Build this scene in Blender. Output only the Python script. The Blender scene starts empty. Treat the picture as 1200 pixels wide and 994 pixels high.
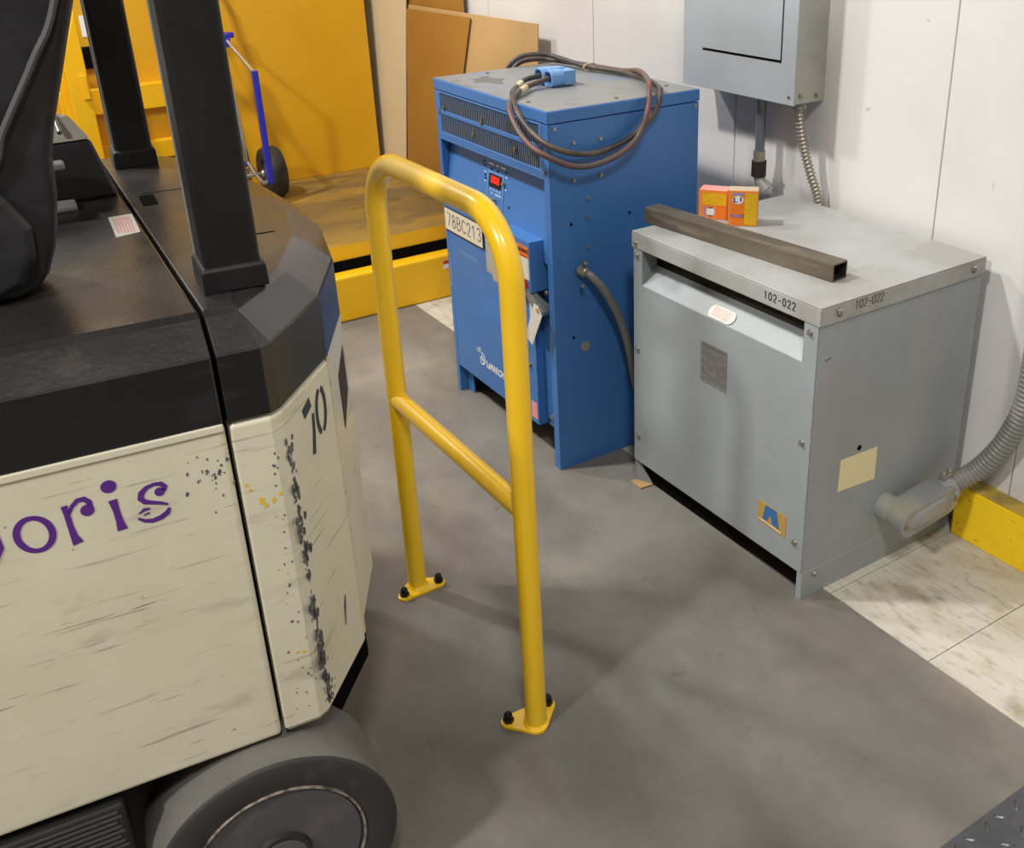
import bpy, bmesh, math, random
from mathutils import Vector, Matrix
random.seed(4)
C = bpy.context.scene.collection
SC = bpy.context.scene
PI = math.pi

# ---------------------------------------------------------------- camera
Rv = Vector((0.55564936, 0.83109606, -0.0230898))
Uv = Vector((-0.32765073, 0.24441403, 0.91263727))
Fv = Vector((-0.7641327, 0.49954092, -0.40811773))
cam = bpy.data.cameras.new('camera'); co = bpy.data.objects.new('camera', cam); C.objects.link(co)
m = Matrix((Rv, Uv, -Fv)).transposed().to_4x4(); m.translation = Vector((0, 0, 1.65))
co.matrix_world = m
cam.sensor_width = 36; cam.lens = 1209.35 / 1200 * 36
cam.shift_x = -87.35 / 1200; cam.shift_y = -93.99 / 1200
cam.clip_start = 0.05; cam.clip_end = 100
SC.camera = co

# ---------------------------------------------------------------- world + lamps
w = bpy.data.worlds.new('hall'); SC.world = w; w.use_nodes = True
bg = w.node_tree.nodes['Background']; bg.inputs[0].default_value = (1.0, 0.92, 0.82, 1); bg.inputs[1].default_value = 0.16

def area(name, loc, target, size, power, col=(1.0, 0.965, 0.92)):
    l = bpy.data.lights.new(name, 'AREA'); l.shape = 'RECTANGLE'; l.size = size[0]; l.size_y = size[1]
    l.energy = power; l.color = col
    o = bpy.data.objects.new(name, l); C.objects.link(o); o.location = loc
    o.rotation_euler = (Vector(target) - Vector(loc)).to_track_quat('-Z', 'Y').to_euler()
    return o
area('ceiling_lamp', (-3.5, -1.0, 5.2), (-2.9, 1.2, 0.0), (0.30, 0.30), 235)
area('ceiling_lamp', (-5.8, -1.0, 4.8), (-2.4, 1.0, 0.0), (0.3, 0.3), 130)
area('ceiling_lamp', (1.2, -0.4, 4.6), (-1.6, 0.6, 0.4), (0.5, 0.5), 95)
area('ceiling_lamp', (-0.2, -3.6, 4.6), (-1.6, 0.8, 0.4), (0.4, 0.4), 190)

SC.view_settings.view_transform = 'Standard'
SC.view_settings.look = 'None'
SC.view_settings.gamma = 1.0
SC.view_settings.use_curve_mapping = False
SC.view_settings.exposure = -0.06

# ---------------------------------------------------------------- materials
def s2l(c):
    return tuple(((x / 255) / 12.92 if x / 255 <= 0.04045 else ((x / 255 + 0.055) / 1.055) ** 2.4) for x in c) + (1,)

def mat(name, col, rough=0.5, metal=0.0, layers=(), bump=0.0, bscale=60, spec=0.5, coat=0.0, emit=0.0, rvar=0.0):
    """layers: (srgb colour, scale xyz, low, high, strength[, detail]) noise-masked wear laid over the base"""
    M = bpy.data.materials.new(name); M.use_nodes = True
    nt = M.node_tree; N = nt.nodes; Lk = nt.links
    b = N['Principled BSDF']
    b.inputs['Roughness'].default_value = rough; b.inputs['Metallic'].default_value = metal
    b.inputs['Specular IOR Level'].default_value = spec
    b.inputs['Coat Weight'].default_value = coat; b.inputs['Coat Roughness'].default_value = 0.08
    tc = N.new('ShaderNodeTexCoord')
    cur = None
    for k, ly in enumerate(layers):
        c, sc_, lo, hi, st = ly[:5]
        mp = N.new('ShaderNodeMapping'); mp.inputs['Scale'].default_value = sc_
        mp.inputs['Location'].default_value = (3.1 * k + 1, 1.7 * k, 0.9 * k)
        if len(ly) > 6: mp.inputs['Rotation'].default_value = ly[6]
        Lk.new(tc.outputs['Object'], mp.inputs[0])
        nz = N.new('ShaderNodeTexNoise'); nz.inputs['Scale'].default_value = 1; nz.inputs['Detail'].default_value = ly[5] if len(ly) > 5 else 5
        nz.inputs['Roughness'].default_value = 0.6
        Lk.new(mp.outputs[0], nz.inputs['Vector'])
        mr = N.new('ShaderNodeMapRange'); mr.inputs[1].default_value = lo; mr.inputs[2].default_value = hi
        mr.inputs[3].default_value = 0; mr.inputs[4].default_value = st
        Lk.new(nz.outputs[0], mr.inputs[0])
        mx = N.new('ShaderNodeMix'); mx.data_type = 'RGBA'
        Lk.new(mr.outputs[0], mx.inputs[0])
        if cur is None: mx.inputs[6].default_value = s2l(col)
        else: Lk.new(cur, mx.inputs[6])
        mx.inputs[7].default_value = s2l(c)
        cur = mx.outputs[2]
    if cur is None: b.inputs['Base Color'].default_value = s2l(col)
    else: Lk.new(cur, b.inputs['Base Color'])
    if bump or rvar:
        nz = N.new('ShaderNodeTexNoise'); nz.inputs['Scale'].default_value = bscale; nz.inputs['Detail'].default_value = 4
        Lk.new(tc.outputs['Object'], nz.inputs['Vector'])
        if bump:
            bp = N.new('ShaderNodeBump'); bp.inputs['Strength'].default_value = bump; bp.inputs['Distance'].default_value = 0.004
            Lk.new(nz.outputs[0], bp.inputs['Height']); Lk.new(bp.outputs[0], b.inputs['Normal'])
        if rvar:
            mr = N.new('ShaderNodeMapRange'); mr.inputs[1].default_value = 0.3; mr.inputs[2].default_value = 0.7
            mr.inputs[3].default_value = max(0.02, rough - rvar); mr.inputs[4].default_value = min(1, rough + rvar)
            n2 = N.new('ShaderNodeTexNoise'); n2.inputs['Scale'].default_value = 5; n2.inputs['Detail'].default_value = 6
            Lk.new(tc.outputs['Object'], n2.inputs['Vector'])
            Lk.new(n2.outputs[0], mr.inputs[0]); Lk.new(mr.outputs[0], b.inputs['Roughness'])
    if emit:
        b.inputs['Emission Color'].default_value = s2l(col); b.inputs['Emission Strength'].default_value = emit
    return M

MT = {}
MT['concrete'] = mat('sealed_concrete', (124, 120, 113), 0.42, 0, [
    ((150, 144, 132), (1.6, 1.6, 1), 0.42, 0.68, 0.75), ((92, 86, 80), (1.2, 1.9, 1), 0.47, 0.66, 0.75),
    ((110, 108, 106), (5, 5, 1), 0.5, 0.66, 0.45), ((74, 70, 64), (14, 14, 1), 0.66, 0.74, 0.35), ((182, 176, 162), (30, 60, 1), 0.7, 0.76, 0.3)],
    bump=0.12, bscale=45, spec=0.35, rvar=0.12)
MT['tile'] = mat('worn_vinyl_tile', (194, 190, 178), 0.5, 0, [
    ((172, 160, 134), (7, 9, 1), 0.48, 0.66, 0.6), ((134, 126, 110), (16, 44, 5), 0.52, 0.68, 0.6, 9), ((96, 86, 66), (5, 5, 1), 0.58, 0.72, 0.55),
    ((96, 90, 78), (110, 60, 5), 0.66, 0.74, 0.5, 6)], bump=0.3, bscale=80, spec=0.3)
MT['grout'] = mat('floor_joint', (96, 90, 80), 0.9)
MT['wall'] = mat('white_liner_panel', (211, 209, 206), 0.45, 0, [
    ((198, 196, 195), (2, 2, 2), 0.45, 0.7, 0.6), ((120, 116, 108), (16, 16, 26), 0.71, 0.76, 0.7), ((170, 164, 156), (40, 4, 10), 0.69, 0.74, 0.45)],
    bump=0.05, bscale=30, spec=0.3)
MT['seam'] = mat('dark_joint', (150, 148, 146), 0.8)
MT['yellow'] = mat('safety_yellow_paint', (254, 206, 34), 0.3, 0, [((240, 180, 20), (9, 9, 9), 0.6, 0.75, 0.25)], spec=0.5, coat=0.5)
MT['lift_yellow'] = mat('lift_yellow_paint', (238, 184, 24), 0.38, 0, [
    ((222, 166, 14), (5, 5, 5), 0.5, 0.7, 0.4), ((120, 90, 20), (30, 30, 30), 0.68, 0.74, 0.5)], spec=0.4)
MT['deck'] = mat('worn_lift_deck', (146, 118, 60), 0.45, 0, [
    ((108, 92, 62), (4, 2, 4), 0.4, 0.58, 0.85), ((196, 150, 36), (5, 2, 4), 0.54, 0.72, 0.7), ((78, 66, 46), (12, 6, 6), 0.56, 0.68, 0.6)], bump=0.15)
MT['curb_yellow'] = mat('curb_yellow_paint', (254, 212, 30), 0.38, 0, [
    ((210, 158, 10), (7, 7, 7), 0.5, 0.7, 0.4), ((60, 54, 24), (26, 26, 40), 0.665, 0.69, 0.95), ((160, 140, 90), (50, 50, 80), 0.7, 0.72, 0.8)], spec=0.4)
MT['curb_top'] = mat('dusty_curb_top', (186, 156, 62), 0.6, 0, [((120, 104, 66), (14, 14, 14), 0.45, 0.65, 0.8)])
MT['blue'] = mat('charger_blue_enamel', (66, 120, 186), 0.36, 0, [
    ((56, 108, 172), (3, 3, 3), 0.4, 0.7, 0.5), ((112, 138, 170), (40, 40, 12), 0.7, 0.76, 0.4)], bump=0.05, bscale=220, spec=0.45)
MT['blue_top'] = mat('dusty_blue_lid', (128, 134, 140), 0.5, 0, [
    ((138, 136, 128), (3, 3, 3), 0.38, 0.6, 0.8), ((88, 122, 168), (6, 4, 4), 0.57, 0.72, 0.6), ((92, 86, 74), (9, 9, 9), 0.58, 0.7, 0.5)])
MT['blue_inner'] = mat('louver_inner_dark', (14, 16, 20), 0.9, spec=0.1)
MT['slat'] = mat('dusty_louver_blade', (96, 122, 156), 0.55, 0, [((126, 120, 108), (14, 14, 14), 0.45, 0.62, 0.8)])
MT['grey'] = mat('transformer_grey_enamel', (150, 156, 160), 0.42, 0, [
    ((132, 138, 142), (2.2, 2.2, 1.4), 0.42, 0.66, 0.7), ((160, 156, 140), (5, 5, 1.6), 0.56, 0.72, 0.45), ((112, 92, 64), (40, 40, 16), 0.71, 0.76, 0.6)],
    bump=0.06, bscale=150, spec=0.4)
MT['grey_lid'] = mat('lid_grey_enamel', (164, 166, 165), 0.48, 0, [
    ((148, 147, 140), (4, 4, 4), 0.42, 0.62, 0.8), ((176, 178, 177), (10, 10, 10), 0.56, 0.7, 0.5), ((140, 132, 112), (30, 30, 30), 0.66, 0.74, 0.4)], bump=0.05, bscale=150)
MT['panel_grey'] = mat('panelboard_grey_enamel', (166, 174, 180), 0.4, 0, [((154, 160, 162), (4, 4, 4), 0.42, 0.66, 0.6), ((128, 120, 104), (40, 40, 40), 0.7, 0.76, 0.5)], spec=0.4)
MT['panel_side'] = mat('panelboard_side_enamel', (166, 166, 156), 0.45, 0, [((138, 136, 122), (6, 6, 6), 0.45, 0.66, 0.7)])
MT['black_gap'] = mat('black_void_paint', (12, 11, 10), 0.9, spec=0.05)
MT['dark_recess'] = mat('brown_dark_recess', (62, 54, 42), 0.8)
MT['steel'] = mat('zinc_steel', (176, 174, 168), 0.35, 0.8, [((120, 112, 98), (40, 40, 40), 0.5, 0.7, 0.6)])
MT['rawsteel'] = mat('raw_square_tube_steel', (118, 108, 94), 0.42, 0.35, [
    ((92, 82, 72), (3, 12, 12), 0.42, 0.62, 0.8), ((146, 138, 120), (5, 30, 30), 0.55, 0.7, 0.6)])
MT['tube_in'] = mat('tube_inside_steel', (52, 46, 42), 0.6, 0.3)
MT['cream'] = mat('cream_truck_enamel', (224, 219, 196), 0.4, 0, [
    ((214, 208, 184), (5, 5, 5), 0.42, 0.66, 0.7),
    ((140, 132, 112), (5, 2, 110), 0.63, 0.70, 0.6, 4, (0, 0.04, 0)),
    ((96, 90, 84), (9, 5, 200), 0.70, 0.73, 0.9, 3, (0, -0.03, 0)),
    ((164, 156, 136), (5, 3, 16), 0.58, 0.70, 0.5, 8, (0, 0.25, 0)),
    ((110, 100, 90), (40, 20, 60), 0.72, 0.75, 0.8, 4)], bump=0.04, bscale=30, spec=0.45, coat=0.15)
MT['cream_worn'] = mat('cream_scraped_corner', (212, 204, 174), 0.45, 0, [
    ((198, 188, 158), (6, 6, 6), 0.42, 0.66, 0.7), ((120, 112, 104), (20, 20, 30), 0.63, 0.69, 0.8, 8), ((160, 150, 126), (14, 3, 46), 0.6, 0.68, 0.6, 8)], bump=0.05, bscale=30)
MT['chip'] = mat('chipped_dark_primer', (84, 82, 92), 0.6, 0, [((120, 116, 120), (60, 60, 60), 0.45, 0.6, 0.7)])
MT['rub_yellow'] = mat('transferred_yellow_paint', (236, 196, 70), 0.4)
MT['cover'] = mat('black_truck_cover', (38, 36, 37), 0.3, 0, [
    ((58, 54, 50), (4, 4, 4), 0.42, 0.62, 0.7), ((88, 78, 66), (12, 5, 10), 0.55, 0.72, 0.5, 8), ((150, 150, 150), (60, 60, 60), 0.745, 0.77, 0.8)], bump=0.12, bscale=120, spec=0.6, rvar=0.1)
MT['cover_band'] = mat('black_truck_cover_band', (18, 18, 23), 0.26, 0, [((52, 52, 58), (6, 6, 20), 0.55, 0.7, 0.5, 7)], bump=0.1, bscale=120, spec=0.6)
MT['guard_black'] = mat('black_guard_post_paint', (20, 20, 22), 0.5, spec=0.4, layers=[((34, 34, 36), (9, 9, 9), 0.45, 0.7, 0.6)])
MT['rubber'] = mat('grey_worn_rubber_tread', (112, 108, 102), 0.75, 0, [((88, 84, 80), (7, 7, 7), 0.42, 0.66, 0.6)], bump=0.1)
MT['rubber_side'] = mat('dark_rubber_sidewall', (50, 48, 48), 0.6, 0, [((84, 80, 78), (18, 18, 18), 0.56, 0.7, 0.5)], bump=0.1)
MT['rim'] = mat('dark_painted_wheel_rim', (88, 86, 92), 0.45, 0.2, [((116, 104, 96), (12, 12, 12), 0.5, 0.7, 0.6), ((60, 58, 62), (5, 5, 5), 0.5, 0.66, 0.6)])
MT['rim_edge'] = mat('scuffed_rim_edge', (168, 158, 144), 0.5, 0.4, [((84, 76, 70), (50, 50, 50), 0.45, 0.6, 0.9)])
MT['dark_metal'] = mat('dark_chassis_metal', (44, 43, 44), 0.5, 0.2, [((84, 80, 78), (3, 3, 40), 0.6, 0.7, 0.6)])
MT['bolt'] = mat('black_anchor_bolt', (26, 24, 24), 0.45, 0.4)
MT['pad'] = mat('black_vinyl_pad', (30, 30, 33), 0.45, 0, [((52, 52, 56), (7, 7, 7), 0.45, 0.65, 0.6)], bump=0.15, bscale=80, spec=0.5)
MT['piping'] = mat('grey_pad_piping', (84, 83, 86), 0.6)
MT['console'] = mat('console_grey_plastic', (150, 146, 132), 0.5)
MT['purple'] = mat('purple_vinyl_lettering', (92, 40, 136), 0.45)
MT['ink'] = mat('black_marker_ink', (30, 32, 40), 0.6)
MT['stencil'] = mat('stencil_black_paint', (48, 52, 66), 0.5)
MT['engrave'] = mat('engraved_grey_line', (70, 72, 80), 0.6)
MT['sign_white'] = mat('cream_sign_plastic', (226, 218, 196), 0.4)
MT['sign_edge'] = mat('dark_sign_edge', (50, 50, 54), 0.5)
MT['tape'] = mat('old_masking_tape', (176, 170, 154), 0.7, 0, [((150, 144, 130), (20, 20, 20), 0.45, 0.6, 0.7)])
MT['paper'] = mat('paper_tag', (214, 210, 198), 0.7, 0, [((170, 168, 160), (60, 60, 14), 0.56, 0.62, 0.5)])
MT['yellowed'] = mat('yellowed_paper_label', (222, 210, 168), 0.6, 0, [((176, 140, 88), (30, 30, 12), 0.62, 0.7, 0.8)])
MT['orange'] = mat('orange_label_print', (236, 120, 40), 0.5)
MT['pink'] = mat('pink_label_print', (236, 150, 150), 0.5)
MT['white'] = mat('white_print', (232, 234, 236), 0.5)
MT['red'] = mat('red_plastic', (190, 44, 34), 0.4)
MT['led'] = mat('red_led_display', (224, 30, 22), 0.4, emit=0.12)
MT['silverlabel'] = mat('silver_rating_plate', (150, 150, 148), 0.35, 0.6)
MT['platetext'] = mat('rating_plate_print', (96, 96, 96), 0.5)
MT['emb_tan'] = mat('tan_emblem_label', (176, 142, 74), 0.5)
MT['emb_blue'] = mat('blue_emblem_print', (48, 104, 160), 0.5)
MT['cable_black'] = mat('black_charging_cable', (66, 62, 60), 0.45, 0, [((112, 98, 86), (12, 12, 12), 0.45, 0.66, 0.8)], spec=0.4)
MT['cable_red'] = mat('faded_red_charging_cable', (112, 76, 72), 0.45, 0, [((92, 84, 80), (9, 9, 9), 0.42, 0.6, 0.9), ((148, 84, 84), (6, 6, 6), 0.6, 0.7, 0.8)], spec=0.4)
MT['conn'] = mat('light_blue_connector_plastic', (112, 160, 214), 0.4, 0, [((90, 104, 120), (40, 40, 40), 0.6, 0.7, 0.6)])
MT['flexgrey'] = mat('grey_flexible_conduit_jacket', (122, 121, 117), 0.38, 0, [((142, 140, 132), (9, 9, 9), 0.5, 0.7, 0.5)], spec=0.5)
MT['galv'] = mat('galvanised_flex_steel', (170, 164, 150), 0.35, 0.7)
MT['castgrey'] = mat('grey_cast_fitting_and_highlight', (140, 142, 143), 0.42, 0.1, [((168, 162, 136), (9, 9, 9), 0.5, 0.66, 0.6)])
MT['emt'] = mat('galvanised_conduit_pipe', (120, 128, 136), 0.3, 0.6, [((150, 156, 160), (30, 30, 6), 0.5, 0.65, 0.6)])
MT['cardboard'] = mat('brown_cardboard', (184, 150, 100), 0.75, 0, [((174, 140, 92), (3, 3, 3), 0.42, 0.66, 0.6)])
MT['dark_board_and_shade'] = mat('deep_brown_fibreboard_and_shade', (158, 112, 46), 0.55, 0, [((144, 98, 36), (3, 3, 3), 0.42, 0.66, 0.6)])  # brown of the tall sheet, also the shade laid over the cardboard
MT['beige'] = mat('beige_board', (206, 190, 156), 0.6, 0, [((204, 182, 138), (4, 4, 4), 0.42, 0.66, 0.6)])
MT['blue_paint'] = mat('hand_truck_blue_paint', (40, 44, 168), 0.4)
MT['chrome'] = mat('brushed_bar_metal', (206, 204, 200), 0.25, 0.9)
MT['tread_plate'] = mat('diamond_plate_steel', (104, 106, 112), 0.3, 0.75, [((84, 86, 92), (9, 9, 9), 0.45, 0.65, 0.6)])
MT['box_orange'] = mat('orange_carton', (240, 140, 52), 0.6)
MT['box_yellow'] = mat('yellow_carton_print', (232, 184, 20), 0.6, 0, [((200, 140, 10), (60, 60, 260), 0.56, 0.6, 0.6)])
MT['box_orange2'] = mat('deep_orange_carton_print', (240, 126, 20), 0.6, 0, [((220, 80, 20), (60, 60, 220), 0.57, 0.61, 0.6)])
MT['box_top'] = mat('dusty_carton_end', (190, 176, 150), 0.7)
MT['box_pink'] = mat('pink_carton_end', (232, 160, 150), 0.7)
MT['lilac'] = mat('lilac_carton_print', (160, 140, 196), 0.6)
MT['navy'] = mat('navy_carton_print', (50, 56, 120), 0.6)
MT['lblue'] = mat('light_blue_print', (150, 180, 220), 0.5)
MT['pad_dust'] = mat('dark_dust_stain', (108, 106, 102), 0.7)
MT['ridge'] = mat('scuffed_dark_ridges', (74, 72, 74), 0.5)
MT['lift_panel'] = mat('lift_panel_yellow_paint', (218, 164, 24), 0.4, 0, [((206, 150, 20), (2, 2, 2), 0.42, 0.66, 0.5), ((120, 90, 20), (30, 30, 30), 0.72, 0.76, 0.5)])
MT['tyre_black'] = mat('black_pneumatic_tyre', (40, 37, 35), 0.7, 0, [((60, 54, 48), (14, 14, 14), 0.45, 0.65, 0.6)])
MT['brass'] = mat('tarnished_screw_metal', (150, 138, 112), 0.35, 0.7)

# ---------------------------------------------------------------- mesh helpers
class MB:
    def __init__(s): s.bm = bmesh.new()
    def box(s, x0, x1, y0, y1, z0, z1, M=None):
        vs = [s.bm.verts.new(Vector(p)) for p in ((x0,y0,z0),(x1,y0,z0),(x1,y1,z0),(x0,y1,z0),(x0,y0,z1),(x1,y0,z1),(x1,y1,z1),(x0,y1,z1))]
        for f in ((3,2,1,0),(4,5,6,7),(0,1,5,4),(1,2,6,5),(2,3,7,6),(3,0,4,7)): s.bm.faces.new([vs[i] for i in f])
        if M is not None: bmesh.ops.transform(s.bm, matrix=M, verts=vs)
        return s
    def loft(s, rings, cap=True, closed=True):
        R_ = [[s.bm.verts.new(Vector(p)) for p in r] for r in rings]
        n = len(R_[0])
        for a, b in zip(R_, R_[1:]):
            for i in range(n if closed else n - 1):
                s.bm.faces.new([a[i], a[(i+1) % n], b[(i+1) % n], b[i]])
        if cap: s.bm.faces.new(R_[0][::-1]); s.bm.faces.new(R_[-1])
        return s
    def prism(s, poly, z0, z1, poly1=None):
        p1 = poly1 or poly
        return s.loft([[(x, y, z0) for x, y in poly], [(x, y, z1) for x, y in p1]])
    def poly3(s, pts, t):
        """flat polygon with thickness vector t"""
        pts = [Vector(p) for p in pts]; t = Vector(t)
        return s.loft([pts, [p + t for p in pts]])
    def tube(s, path, r, n=14, cap=True):
        path = [Vector(p) for p in path]; k = len(path)
        rr = r if isinstance(r, (list, tuple)) else [r] * k
        T = []
        for i in range(k):
            a = path[max(i-1, 0)]; b = path[min(i+1, k-1)]; T.append((b - a).normalized())
        up = Vector((0, 0, 1)) if abs(T[0].z) < 0.9 else Vector((1, 0, 0))
        nrm = (up - T[0] * up.dot(T[0])).normalized(); rings = []
        for i in range(k):
            nrm = (nrm - T[i] * nrm.dot(T[i])).normalized(); bi = T[i].cross(nrm)
            rings.append([path[i] + (nrm * math.cos(2*PI*j/n) + bi * math.sin(2*PI*j/n)) * rr[i] for j in range(n)])
        return s.loft(rings, cap)
    def cyl(s, a, b, r, n=16, r2=None):
        return s.tube([a, b], [r, r if r2 is None else r2], n)

def obj(name, mb, m, parent=None, smooth=None, bevel=0.0, seg=2, ang=35):
    me = bpy.data.meshes.new(name)
    bmesh.ops.recalc_face_normals(mb.bm, faces=mb.bm.faces)
    if smooth:
        for f in mb.bm.faces: f.smooth = True
        a = math.radians(40)
        for e in mb.bm.edges:
            if len(e.link_faces) == 2 and e.calc_face_angle(0) > a: e.smooth = False
    mb.bm.to_mesh(me); mb.bm.free()
    ms = m if isinstance(m, (list, tuple)) else [m]
    for x in ms: me.materials.append(MT[x])
    o = bpy.data.objects.new(name, me); C.objects.link(o)
    if parent is not None: o.parent = parent
    if bevel:
        bv = o.modifiers.new('bevel', 'BEVEL'); bv.width = bevel; bv.segments = seg; bv.limit_method = 'ANGLE'; bv.angle_limit = math.radians(ang)
        bv.harden_normals = False
    return o

def thing(name, label, cat, loc=(0,0,0), rz=0, group=None):
    o = bpy.data.objects.new(name, None); C.objects.link(o); o.location = loc; o.rotation_euler = (0, 0, rz)
    o.empty_display_size = 0.1
    o['label'] = label; o['category'] = cat
    if group: o['group'] = group
    return o
def tag(o, label, cat, group=None):
    o['label'] = label; o['category'] = cat
    if group: o['group'] = group
    return o
def struct(o): o['kind'] = 'structure'; return o
def copyp(src, parent, loc=None, M=None):
    c = src.copy(); C.objects.link(c); c.parent = parent
    if loc is not None: c.location = loc
    return c

def catmull(pts, sub=8):
    P = [Vector(p) for p in pts]; P = [P[0]*2 - P[1]] + P + [P[-1]*2 - P[-2]]; out = []
    for i in range(1, len(P) - 2):
        for k in range(sub):
            t = k / sub; a, b, c, d = P[i-1], P[i], P[i+1], P[i+2]
            out.append(0.5 * ((2*b) + (c-a)*t + (2*a-5*b+4*c-d)*t*t + (-a+3*b-3*c+d)*t**3))
    out.append(P[-2]); return out

# flat print on a plane: 2D polygons / pen strokes at origin o with axes ux, uy
def place2d(mb, poly, o, ux, uy, off=0.0008, th=0.0006):
    o, ux, uy = Vector(o), Vector(ux), Vector(uy); n = ux.cross(uy).normalized()
    mb.poly3([o + ux*a + uy*b + n*(off - th) for a, b in poly], n * th)
def ribbon(pts, wd):
    P = [Vector((a, b)) for a, b in pts]; k = len(P)
    W = wd if isinstance(wd, (list, tuple)) else [wd] * k
    l, r = [], []
    for i in range(k):
        t = (P[min(i+1, k-1)] - P[max(i-1, 0)])
        if t.length < 1e-9: t = Vector((1, 0))
        t.normalize(); n = Vector((-t.y, t.x)); l.append(P[i] + n*W[i]/2); r.append(P[i] - n*W[i]/2)
    return [[tuple(l[i]), tuple(l[i+1]), tuple(r[i+1]), tuple(r[i])] for i in range(k-1)]
def ell(cx, cy, rx, ry, n=20, a0=0, a1=2*PI, tilt=0):
    out = []
    for i in range(n + 1):
        a = a0 + (a1 - a0) * i / n; x, y = rx*math.cos(a), ry*math.sin(a)
        out.append((cx + x*math.cos(tilt) - y*math.sin(tilt), cy + x*math.sin(tilt) + y*math.cos(tilt)))
    return out
GL = {'0': [ell(.3,.5,.27,.48,14)], '1': [[(.12,.78),(.3,.98),(.3,.02)]], '2': [[(.05,.75),(.12,.92),(.3,.98),(.5,.9),(.55,.72),(.45,.5),(.05,.02),(.57,.02)]],
      '3': [[(.05,.85),(.2,.98),(.42,.95),(.52,.76),(.42,.56),(.22,.53),(.45,.48),(.57,.28),(.45,.06),(.22,.02),(.04,.14)]],
      '7': [[(.03,.98),(.57,.98),(.22,.02)]], '8': [ell(.3,.75,.2,.22,12), ell(.3,.27,.25,.26,12)],
      'B': [[(.05,.02),(.05,.98),(.35,.98),(.5,.88),(.5,.65),(.35,.53),(.05,.53)],[(.35,.53),(.55,.42),(.57,.16),(.4,.02),(.05,.02)]],
      'C': [[(.57,.8),(.45,.95),(.25,.98),(.08,.8),(.03,.5),(.08,.2),(.25,.02),(.45,.05),(.57,.2)]], '-': [[(.12,.45),(.48,.45)]]}
def write(mb, txt, o, ux, uy, h, pen, adv=0.82, xs=1.0, slant=0):
    x = 0
    for ch in txt:
        for st in GL.get(ch, []):
            for q in ribbon([((x + a*xs + slant*b) * h, b * h) for a, b in st], pen): place2d(mb, q, o, ux, uy)
        x += adv * xs
def text_part(name, txt, size, o, ux, uy, m, parent, off=0.0008, xscale=1.0, bold=0.0):
    cu = bpy.data.curves.new(name + '_curve', 'FONT'); cu.body = txt; cu.size = size; cu.extrude = 0.0003; cu.offset = bold
    cu.resolution_u = 2
    t = bpy.data.objects.new(name, cu); C.objects.link(t)
    dg = bpy.context.evaluated_depsgraph_get(); me = bpy.data.meshes.new_from_object(t.evaluated_get(dg))
    bpy.data.objects.remove(t); me.name = name
    o, ux, uy = Vector(o), Vector(ux), Vector(uy); n = ux.cross(uy).normalized()
    for v in me.vertices: v.co = o + ux*v.co.x*xscale + uy*v.co.y + n*(v.co.z + off)
    me.materials.clear(); me.materials.append(MT[m])
    ob = bpy.data.objects.new(name, me); C.objects.link(ob); ob.parent = parent; return ob

def bolt_mesh(r=0.006, h=0.004, n=6):
    """screw head about the origin, axis +X"""
    b = MB(); b.cyl((0,0,0), (h*0.4,0,0), r*1.35, 12); b.cyl((h*0.4,0,0), (h*1.4,0,0), r, n); return b

# ================================================================ SETTING
b = MB(); b.box(-7, 3, -4.5, 1.655, -0.1, 0); floor = struct(obj('floor', b, 'concrete'))
b = MB(); b.box(-7, 3, 1.655, 2.3, -0.1, -0.003); sub = struct(obj('trim_1', b, 'grout'))
ts = 0.305; src = None; x = -1.135 - 12*ts
while x < 0.3:
    for (y0, y1) in ((1.656, 1.9), (1.9, 2.175)):
        b = MB(); b.box(x + 0.0012, x + ts - 0.0012, y0 + 0.001, y1 - 0.001, -0.004, random.uniform(-0.0003, 0.0003))
        obj('tile', b, 'tile', sub)
    x += ts
wb = MB(); wb.box(-5.3, 1.2, 2.2, 2.35, 0, 3.6); wall = struct(obj('wall_back', wb, 'seam'))
xs = [-5.3, -4.02, -3.23, -2.443, -1.657, -1.324, -0.54, 0.3, 1.2]
for a, c in zip(xs, xs[1:]):
    b = MB(); b.box(a + 0.0015, c - 0.0015, 2.175, 2.201, 0, 3.6); obj('panel', b, 'wall', wall, bevel=0.0015, seg=1)
b = MB(); b.box(-5.45, -5.3, -4.5, 2.35, 0, 3.6); struct(obj('wall_left', b, 'wall'))

# painted kerb along the wall, from behind the grey box to the right
b = MB(); b.box(-1.44, 0.9, 2.116, 2.175, 0, 0.156); kb = obj('wall_kerb', b, 'curb_yellow', bevel=0.004)
tag(kb, 'low yellow painted kerb along the foot of the white wall, right of the grey transformer', 'kerb')
b = MB(); b.box(-1.44, 0.9, 2.1165, 2.175, 0.1561, 0.158); obj('kerb_top', b, 'curb_top', kb, bevel=0.001)

# diamond plate corner at bottom right
pl = thing('diamond_plate', 'sheet of steel diamond plate on the floor in the bottom right corner', 'metal plate', (-0.79, 1.0, 0))
b = MB(); b.box(0, 0.5, 0, 0.62, 0, 0.005); obj('sheet', b, 'tread_plate', pl)
def lozenge():
    b = MB(); n = 12
    b.loft([[(0.016*math.cos(2*PI*i/n), 0.0045*math.sin(2*PI*i/n), 0) for i in range(n)],
            [(0.011*math.cos(2*PI*i/n), 0.002*math.sin(2*PI*i/n), 0.002) for i in range(n)]]); return b
tr0 = None
for i in range(11):
    for j in range(14):
        if tr0 is None: tr0 = o = obj('tread', lozenge(), 'tread_plate', pl)
        else: o = copyp(tr0, pl)
        o.location = (0.022 + i*0.0445, 0.022 + j*0.0445, 0.005); o.rotation_euler = (0, 0, PI/4 if (i + j) % 2 else -PI/4)

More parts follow.
